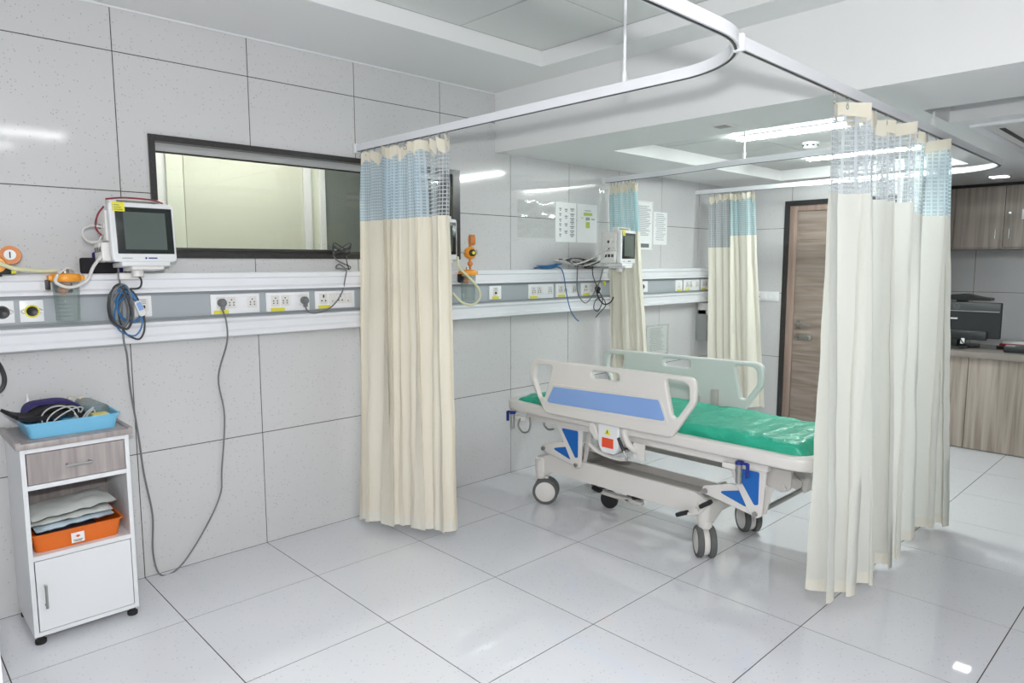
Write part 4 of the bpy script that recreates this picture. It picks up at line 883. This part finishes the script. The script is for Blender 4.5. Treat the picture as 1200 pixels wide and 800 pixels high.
# chassis tray
G().poly([(2.118, -.545, .272), (2.118, -.545, .168), (2.118, -.60, .168), (2.118, -.66, .205), (2.118, -1.60, .205), (2.118, -1.66, .175), (2.118, -1.735, .175), (2.118, -1.735, .285), (2.118, -1.65, .322), (2.118, -.78, .322), (2.118, -.64, .315)], (.022, 0, 0)).obj('chassis_side', 'bed_w', bed)
G().box(2.13, 2.42, -1.70, -.56, .235, .250, .003).box(2.412, 2.424, -1.66, -.64, .235, .292, .003).obj('chassis_floor', 'bed_grey', bed)
G().box(2.136, 2.424, -.66, -.64, .235, .310, .003).obj('chassis_end', 'bed_w', bed); G().box(2.136, 2.424, -1.66, -1.64, .235, .310, .003).obj('chassis_end', 'bed_w', bed)
def end_cross(y):
    G().plate([(2.10, .285, .02), (2.10, .18, .02), (2.16, .17, .02), (2.24, .215, .05), (2.49, .215, .05), (2.57, .17, .02), (2.63, .18, .02), (2.63, .285, .02)], [], frameM((0, y, 0), (1, 0, 0), (0, 0, 1)), .07, .014).obj('end_cross', 'bed_w', bed)
end_cross(-.56); end_cross(-1.705)
for y in (-.56, -1.705):
    for x in (2.13, 2.60): G().cyl((x, y, .150), (x, y, .268), .036, seg=22).obj('caster_post', 'bed_w', bed)
# twin-wheel casters
def caster(x, y, ang, r=.079):
    t_ = G(); ax = Vector((math.cos(ang), math.sin(ang), 0)); tr = Vector((-ax.y, ax.x, 0)); c = Vector((x, y, r))
    hub = G().plate([(-.02, .03, .02), (.02, .03, .02), (.026, -.03, .02), (.0, -.05, .03), (-.026, -.03, .02)], [], frameM(c+Vector((0, 0, .028)), tr, (0, 0, 1)), .022, .005).cyl(c+Vector((0, 0, .05)), c+Vector((0, 0, .09)), .016).lathe([(0, -.0145), (.066, -.0145), (.069, -.010), (.069, .010), (.066, .0145), (0, .0145)], c, ax, 28).obj('caster_fork', 'bed_w', bed)
    for s in (-1, 1):
        G().lathe([(.062, -.015), (r-.006, -.016), (r, -.010), (r, .010), (r-.006, .016), (.062, .015), (.062, -.015)], c+ax*s*.031, ax, 30).obj('tyre', 'tyre', hub)
        G().lathe([(0, -.017), (.054, -.0165), (.064, -.012), (.064, .012), (.054, .0165), (0, .017)], c+ax*s*.031, ax, 28).obj('wheel_disc', 'bed_side', hub)
caster(2.13, -.60, math.radians(35)); caster(2.125, -1.71, math.radians(-47)); caster(2.60, -1.70, math.radians(-38)); caster(2.60, -.66, math.radians(20))
# fifth wheel with pedal
G().lathe([(0, -.014), (.05, -.014), (.055, -.008), (.055, .008), (.05, .014), (0, .014)], (2.33, -.94, .055), (1, .25, 0), 26).obj('steering_wheel', 'rubber', bed)
G().box(2.26, 2.30, -1.22, -.92, .098, .122, .008).cyl((2.26, -1.12, .11), (2.34, -1.12, .11), .014).obj('pedal_arm', 'bed_w', bed)
G().box(2.30, 2.33, -1.19, -1.09, .085, .135, .004).cyl((2.29, -1.13, .12), (2.34, -1.13, .12), .022).obj('pedal_bracket', 'steel', bed)
def pedal(x, y, z, dx, dy, tilt):
    R_ = Matrix.Translation((x, y, z)) @ Matrix.Rotation(math.atan2(dy, dx), 4, 'Z') @ Matrix.Rotation(tilt, 4, 'Y')
    q = G().box(-.035, .035, -.018, .018, -.011, .011, .007); q.bm.transform(R_); q.obj('pedal', 'rubber', bed)
pedal(2.26, -.90, .125, .2, 1, -.1); pedal(2.26, -1.20, .150, 0, -1, -.35)
pedal(2.085, -1.60, .205, .1, 1, .45); pedal(2.08, -1.735, .290, .1, -1, -.6)
G().tube([(2.085, -1.60, .205), (2.09, -1.65, .215), (2.092, -1.69, .235), (2.088, -1.735, .285)], .010, 8).cyl((2.08, -1.675, .24), (2.12, -1.675, .24), .016).obj('pedal_arm', 'bed_w', bed)
G().plate([(-.05, -.012, .008), (.05, -.012, .008), (.05, .016, .01), (-.05, .016, .01)], [], frameM((2.37, -1.745, .235), (1, 0, 0), (0, 0, 1)), .003, .0008).obj('instruction_label', 'paper', bed)
G().box(2.335, 2.345, -1.7475, -1.746, .230, .245).box(2.36, 2.375, -1.7475, -1.746, .230, .245).obj('label_print', 'red', bed, 0)
# drip pole clamps with blue levers, drainage hooks, foot plate and pull rod
def clamp(y, s):
    x = 2.045
    c = G().cyl((x-.012, y, .455), (x-.012, y, .545), .015).cyl((x-.012, y, .545), (x+.02, y, .556), .008).obj('pole_holder', 'steel', bed)
    G().cyl((x-.012, y, .545), (x-.012, y, .558), .019).box(x-.02, x-.004, min(y, y+s*.045), max(y, y+s*.045), .546, .559, .005).box(x-.022, x-.004, min(y+s*.035, y+s*.05), max(y+s*.035, y+s*.05), .492, .556, .005).obj('lever', 'blue_lever', c)
    G().box(x-.01, x+.012, y-s*.09 if s > 0 else y+.02, y-.02 if s > 0 else y+.09, .510, .538, .004).obj('hook_plate', 'bed_w', bed)
clamp(-.40, 1); clamp(-1.93, -1)
G().tube([(2.03, -.47, .525), (2.03, -.455, .48), (2.03, -.49, .445), (2.03, -.54, .455), (2.03, -.56, .50), (2.035, -.55, .545)], .006, 8).obj('drainage_hook', 'steel', bed)
G().tube([(2.10, -.62, .545), (2.10, -.61, .50), (2.10, -.645, .475), (2.10, -.69, .485)], .006, 8).obj('drainage_hook', 'steel', bed)
G().plate([(-1.93, .565, .01), (-2.135, .565, .01), (-2.135, .442, .02), (-2.09, .425, .02), (-1.93, .47, .02)], [], yz(2.135), .014, .004).cyl((2.12, -2.105, .45), (2.15, -2.105, .45), .012).cyl((2.12, -2.115, .55), (2.15, -2.115, .55), .009).obj('foot_plate', 'bed_grey', bed)
G().cyl((2.15, -2.10, .552), (2.15, -2.235, .552), .010).cyl((2.15, -2.235, .552), (2.15, -2.265, .552), .006).obj('pull_rod', 'tyre', bed)
# mattress under a green sheet
def mattress():
    y0, y1, x0, x1, zb, zt = -2.215, -.345, 2.092, 2.640, .582, .680
    t = thing('mattress', 'thin mattress wrapped in a wrinkled green sheet on the stretcher', 'mattress', ((x0+x1)/2, (y0+y1)/2, zb)); rows = []; ny, npf = 190, 84
    for i in range(ny+1):
        v = i/ny; y = y0+(y1-y0)*v; e = min(1, (min(v, 1-v)*(y1-y0)/.075)); lift = (1-(1-e)**2.2); head = max(0, 1-(1-v)*(y1-y0)/.22)
        hw = (x1-x0)/2*(1-.10*(1-e)**2.5); zz = zb+(zt-zb)*(.18+.82*lift)*(1-.45*head); r = []
        for k in range(npf):
            a = 2*PI*k/npf; ca, sa = math.cos(a), math.sin(a); px = hw*math.copysign(abs(ca)**.30, ca); pz = math.copysign(abs(sa)**.5, sa)
            z = (zb+zz)/2+(zz-zb)/2*pz; p = Vector(((x0+x1)/2+px, y, z))
            if sa > -.2:
                w1 = .012*noise.noise(Vector((p.x*6, p.y*4, 1.2)))+.012*(.3-abs(noise.noise(Vector((p.x*11+p.y*5, p.y*6-p.x*3, 4)))))+.010*(.25-abs(noise.noise(Vector((p.x*9-p.y*8, p.y*13, 8)))))
                p.z += w1*(.5+.5*max(0, sa)); p.x += .016*noise.noise(Vector((p.y*9, p.z*22, 3)))*(1 if ca > 0 else -1)*abs(ca)
            r.append(p)
        rows.append(r+[r[0]])
    q = G().grid(rows); bmesh.ops.remove_doubles(q.bm, verts=q.bm.verts, dist=1e-6); bmesh.ops.holes_fill(q.bm, edges=q.bm.edges); q.obj('sheet', 'green', t, 1.4)
    G().tube([(x0-.003, y1-.05, .60), (x0+.03, y1-.005, .605), (x0+.12, y1+.004, .602), (x0+.03, y1-.03, .612), (x0-.001, y1-.10, .607)], .010, 8).obj('tucked_fold', 'green', t)
mattress()

# ================================================================== SMALL WALL THINGS ON THE FAR SIDE
t = thing('switch_plate', 'wide white switch plate between the far curtain and the door', 'switch', (XF, -.395, 1.125))
G().box(XF-.010, XF, -.515, -.275, 1.123, 1.213, .003).obj('plate', 'switch', t)
for k, (a, b_) in enumerate(((-.34, -.285), (-.40, -.345), (-.45, -.41), (-.505, -.455))):
    m_ = G().box(XF-.015, XF-.009, a if a < b_ else b_, b_ if a < b_ else a, 1.138, 1.198, .002).obj('rocker' if k else 'module', 'switch' if k else 'plastic_w', t)
    if k == 0:
        for dy, dz in ((0, .016), (-.012, -.002), (.012, -.002)): G().cyl((XF-.0155, -.3125+dy, 1.166+dz), (XF-.013, -.3125+dy, 1.166+dz), .0045, seg=8).obj('pin_hole', 'black', m_)
t = thing('dispenser', 'grey wall dispenser box below the end of the service panel', 'dispenser', (4.89, -.06, .75))
G().box(4.80, 4.99, -.115, 0, .76, 1.06, .012).obj('case', 'bin', t); G().box(4.80, 4.99, -.125, -.01, 1.00, 1.115, .012).obj('lid', 'plastic_w', t); G().box(4.84, 4.94, -.128, -.124, 1.02, 1.08, .001).obj('brand_sticker', 'blue_lab', t, 0)

# ================================================================== CEILING THINGS
t = thing('smoke_detector', 'white round smoke detector on the lit ceiling tray', 'smoke detector', (3.93, -1.378, ZT2))
G().lathe([(.055, 0), (.055, -.010), (.048, -.014), (.048, -.030), (.036, -.042), (0, -.044)], (3.93, -1.378, ZT2)).obj('dome', 'white', t)
for k in range(8):
    a = 2*PI*k/8; G().box(3.93+.046*math.cos(a)-.007, 3.93+.046*math.cos(a)+.007, -1.378+.046*math.sin(a)-.007, -1.378+.046*math.sin(a)+.007, ZT2-.026, ZT2-.018).obj('vent', 'black', t, 0)
t = thing('ceiling_hatch', 'small square cover plate on the lower ceiling', 'cover plate', (2.533, -1.504, ZL))
G().box(2.475, 2.59, -1.562, -1.446, ZL-.006, ZL, .002).obj('cover', 'plastic_w', t); G().box(2.50, 2.565, -1.537, -1.471, ZL-.009, ZL-.006, .001).obj('insert', 'tbar', t)
def downlight(x, y, label, z=ZL):
    t = thing('downlight', label, 'light', (x, y, z), 'ceiling downlights')
    G().box(x-.075, x+.075, y-.075, y+.075, z-.008, z, .002).obj('trim_ring', 'white', t); G().box(x-.06, x+.06, y-.06, y+.06, z-.012, z-.008).obj('lens', 'spot_l', t, 0)
downlight(6.18, -2.02, 'square recessed downlight above the work counter')
t = thing('air_conditioner', 'white ceiling cassette air conditioner panel with dark louvre slots', 'air conditioner', (4.1, -2.9, ZL))
ax0, ax1, ay0, ay1 = 3.47, 4.88, -3.70, -2.42
for a in ((ax0, ax1, ay1-.05, ay1), (ax0, ax1, ay0, ay0+.05), (ax0, ax0+.05, ay0+.05, ay1-.05), (ax1-.05, ax1, ay0+.05, ay1-.05)): G().box(a[0], a[1], a[2], a[3], ZL-.016, ZL, .003).obj('frame', 'white', t)
G().box(ax0+.05, ax1-.05, ay0+.05, ay1-.05, ZL-.006, ZL).obj('face', 'plastic_w', t, 0)
G().box(ax0+.20, ax1-.20, ay1-.12, ay1-.095, ZL-.009, ZL-.006).obj('louvre_slot', 'black', t, 0); G().box(ax0+.20, ax1-.20, ay0+.095, ay0+.12, ZL-.009, ZL-.006).obj('louvre_slot', 'black', t, 0)

# ================================================================== WORK STATION
cx0, cx1, cy0, cy1 = 5.45, 6.05, -4.6, -1.55
ct = thing('work_counter', 'wood-grain work counter front on the right', 'counter', ((cx0+cx1)/2, (cy0+cy1)/2, 0))
G().box(cx0+.02, cx1, cy0, cy1, 0, .735).obj('carcass', 'laminate_d', ct, 0)
G().box(cx0+.03, cx1, cy0, cy1, 0, .01).obj('plinth', 'black', ct, 0)
for k in range(6):
    y1_ = cy1-k*.51; G().box(cx0, cx0+.02, y1_-.506, y1_, .008, .735, .0015, 1).obj('front_panel', 'laminate', ct, 0)
tag(G().box(cx0-.03, cx1+.06, cy0, cy1, .737, .785, .004).obj('worktop', 'stone_top', None), 'speckled brown stone worktop on the counter', 'worktop')
ov = thing('wall_cabinet', 'wood-grain overhead cabinet above the work counter', 'cabinet', (6.88, -2.6, 1.61))
G().box(6.77, XN-.008, -4.0, -1.16, 1.62, ZL-.03).obj('carcass', 'laminate_d', ov, 0)
G().box(6.75, XN-.008, -4.0, -1.16, 1.605, 1.62).obj('light_rail', 'laminate_d', ov, 0)
G().box(6.78, XN-.008, -4.0, -1.16, ZL-.03, ZL-.001).obj('shadow_gap', 'black', ov, 0)
ye = [-1.18, -1.57, -1.967, -2.364, -2.76, -3.157, -3.55]
for k in range(6):
    d_ = G().box(6.75, 6.77, ye[k+1]+.002, ye[k]-.002, 1.622, ZL-.034, .0015, 1).obj('door', 'laminate', ov, 0)
    hy_ = ye[k+1]+.055 if k % 2 else ye[k]-.055
    if k == 1: hy_ = ye[2]+.06
    if k == 2: hy_ = ye[2]-.045
    G().cyl((6.735, hy_, 1.70), (6.735, hy_, 1.79), .006).cyl((6.735, hy_, 1.71), (6.75, hy_, 1.71), .006).cyl((6.735, hy_, 1.78), (6.75, hy_, 1.78), .006).obj('handle', 'chrome', d_)
    if k == 2: G().box(6.7475, 6.75, ye[k]-.19, ye[k]-.13, 1.87, 1.96).obj('notice_card', 'paper', d_, 0)
    if k == 2: G().cyl((6.742, ye[k]-.04, 1.93), (6.75, ye[k]-.04, 1.93), .010).obj('key_lock', 'steel', d_)
# computer monitor seen from behind
pm = thing('computer_monitor', 'black computer monitor seen from behind on the counter', 'computer monitor', (5.62, -2.0, .785))
sx = 5.66
G().plate([(-2.215, .875, .012), (-1.77, .875, .012), (-1.77, 1.165, .012), (-2.215, 1.165, .012)], [], yz(sx), .03, .008).obj('back_shell', 'pc_black', pm)
G().box(sx-.022, sx-.013, -2.205, -1.78, 1.095, 1.158, .003).obj('upper_band', 'pc_grey', pm)
G().box(sx-.024, sx-.013, -2.200, -1.785, 1.088, 1.094, .001).obj('band_line', 'steel', pm)
G().box(sx-.05, sx-.01, -2.13, -1.84, .86, .935, .01).obj('port_housing', 'pc_black', pm)
G().box(sx+.014, sx+.019, -2.20, -1.785, .89, 1.155).obj('display', 'bezel', pm, 0)
mlogo = frameM((sx-.0232, -1.905, 1.128), (0, -1, 0), (0, 0, 1))
G().lathe([(.020, 0), (.024, 0), (.024, .002), (.020, .002), (.020, 0)], (sx-.0222, -1.905, 1.128), (-1, 0, 0), 26).text('hp', .036, mlogo, .0008).obj('logo', 'ink', pm, 0)
G().box(sx-.0165, sx-.0145, -1.915, -1.865, 1.022, 1.034).obj('badge', 'paper', pm, 0)
G().box(sx-.035, sx-.005, -1.925, -1.865, .80, .93, .004).obj('stand_neck', 'pc_black', pm)
G().plate([(sx-.10, -1.99, .05), (sx+.08, -1.99, .05), (sx+.08, -1.80, .05), (sx-.10, -1.80, .05)], [], xy(.793), .014, .004).obj('stand_base', 'pc_black', pm)
G().box(sx-.056, sx-.052, -1.985, -1.955, .826, .872, .001).obj('cable_tag', 'paper', pm, 0)
G().tube([(sx-.05, -1.95, .88), (sx-.08, -1.97, .85), (sx-.07, -2.0, .82), (sx-.03, -2.04, .80)], .004).obj('cable', 'black', pm)
# devices on the counter
t = thing('desk_phone', 'dark device standing behind the computer monitor', 'device', (5.86, -1.93, .785))
G().poly([(5.80, -1.66, 1.19), (5.80, -1.72, 1.185), (5.80, -1.82, 1.215), (5.80, -1.92, 1.225), (5.80, -2.02, 1.20), (5.80, -2.10, 1.19), (5.80, -2.10, 1.17), (5.80, -1.66, 1.17)], (.14, 0, 0)).obj('head', 'pc_black', t)
G().box(5.84, 5.90, -1.93, -1.85, .80, 1.175, .006).obj('stalk', 'pc_black', t)
G().box(5.76, 5.96, -2.02, -1.78, .785, .803, .004).obj('base', 'pc_black', t)
t = thing('stapler_box', 'black desk device at the right end of the counter', 'device', (5.60, -2.37, .785))
G().box(5.55, 5.68, -2.46, -2.26, .785, .835, .008).obj('case', 'pc_black', t); G().box(5.56, 5.62, -2.33, -2.27, .835, .842, .002).obj('key_panel', 'ink_l', t)
tag(G().box(5.52, 5.56, -2.50, -2.40, .785, .805, .006).obj('marker_pen', 'lime', None), 'yellow-green marker at the right edge of the counter', 'pen')
for k, (m, lab) in enumerate((('pc_black', 'dark file under the red one on the counter'), ('red', 'dark red file lying on the counter behind the monitor'), ('paper', 'white paper stack on top of the red file'))):
    tag(G().box(5.82, 6.04, -2.62+.02*k, -2.16-.02*k, .785+.022*k, .806+.022*k, .003).obj('file_folder', m, None), lab, 'file')
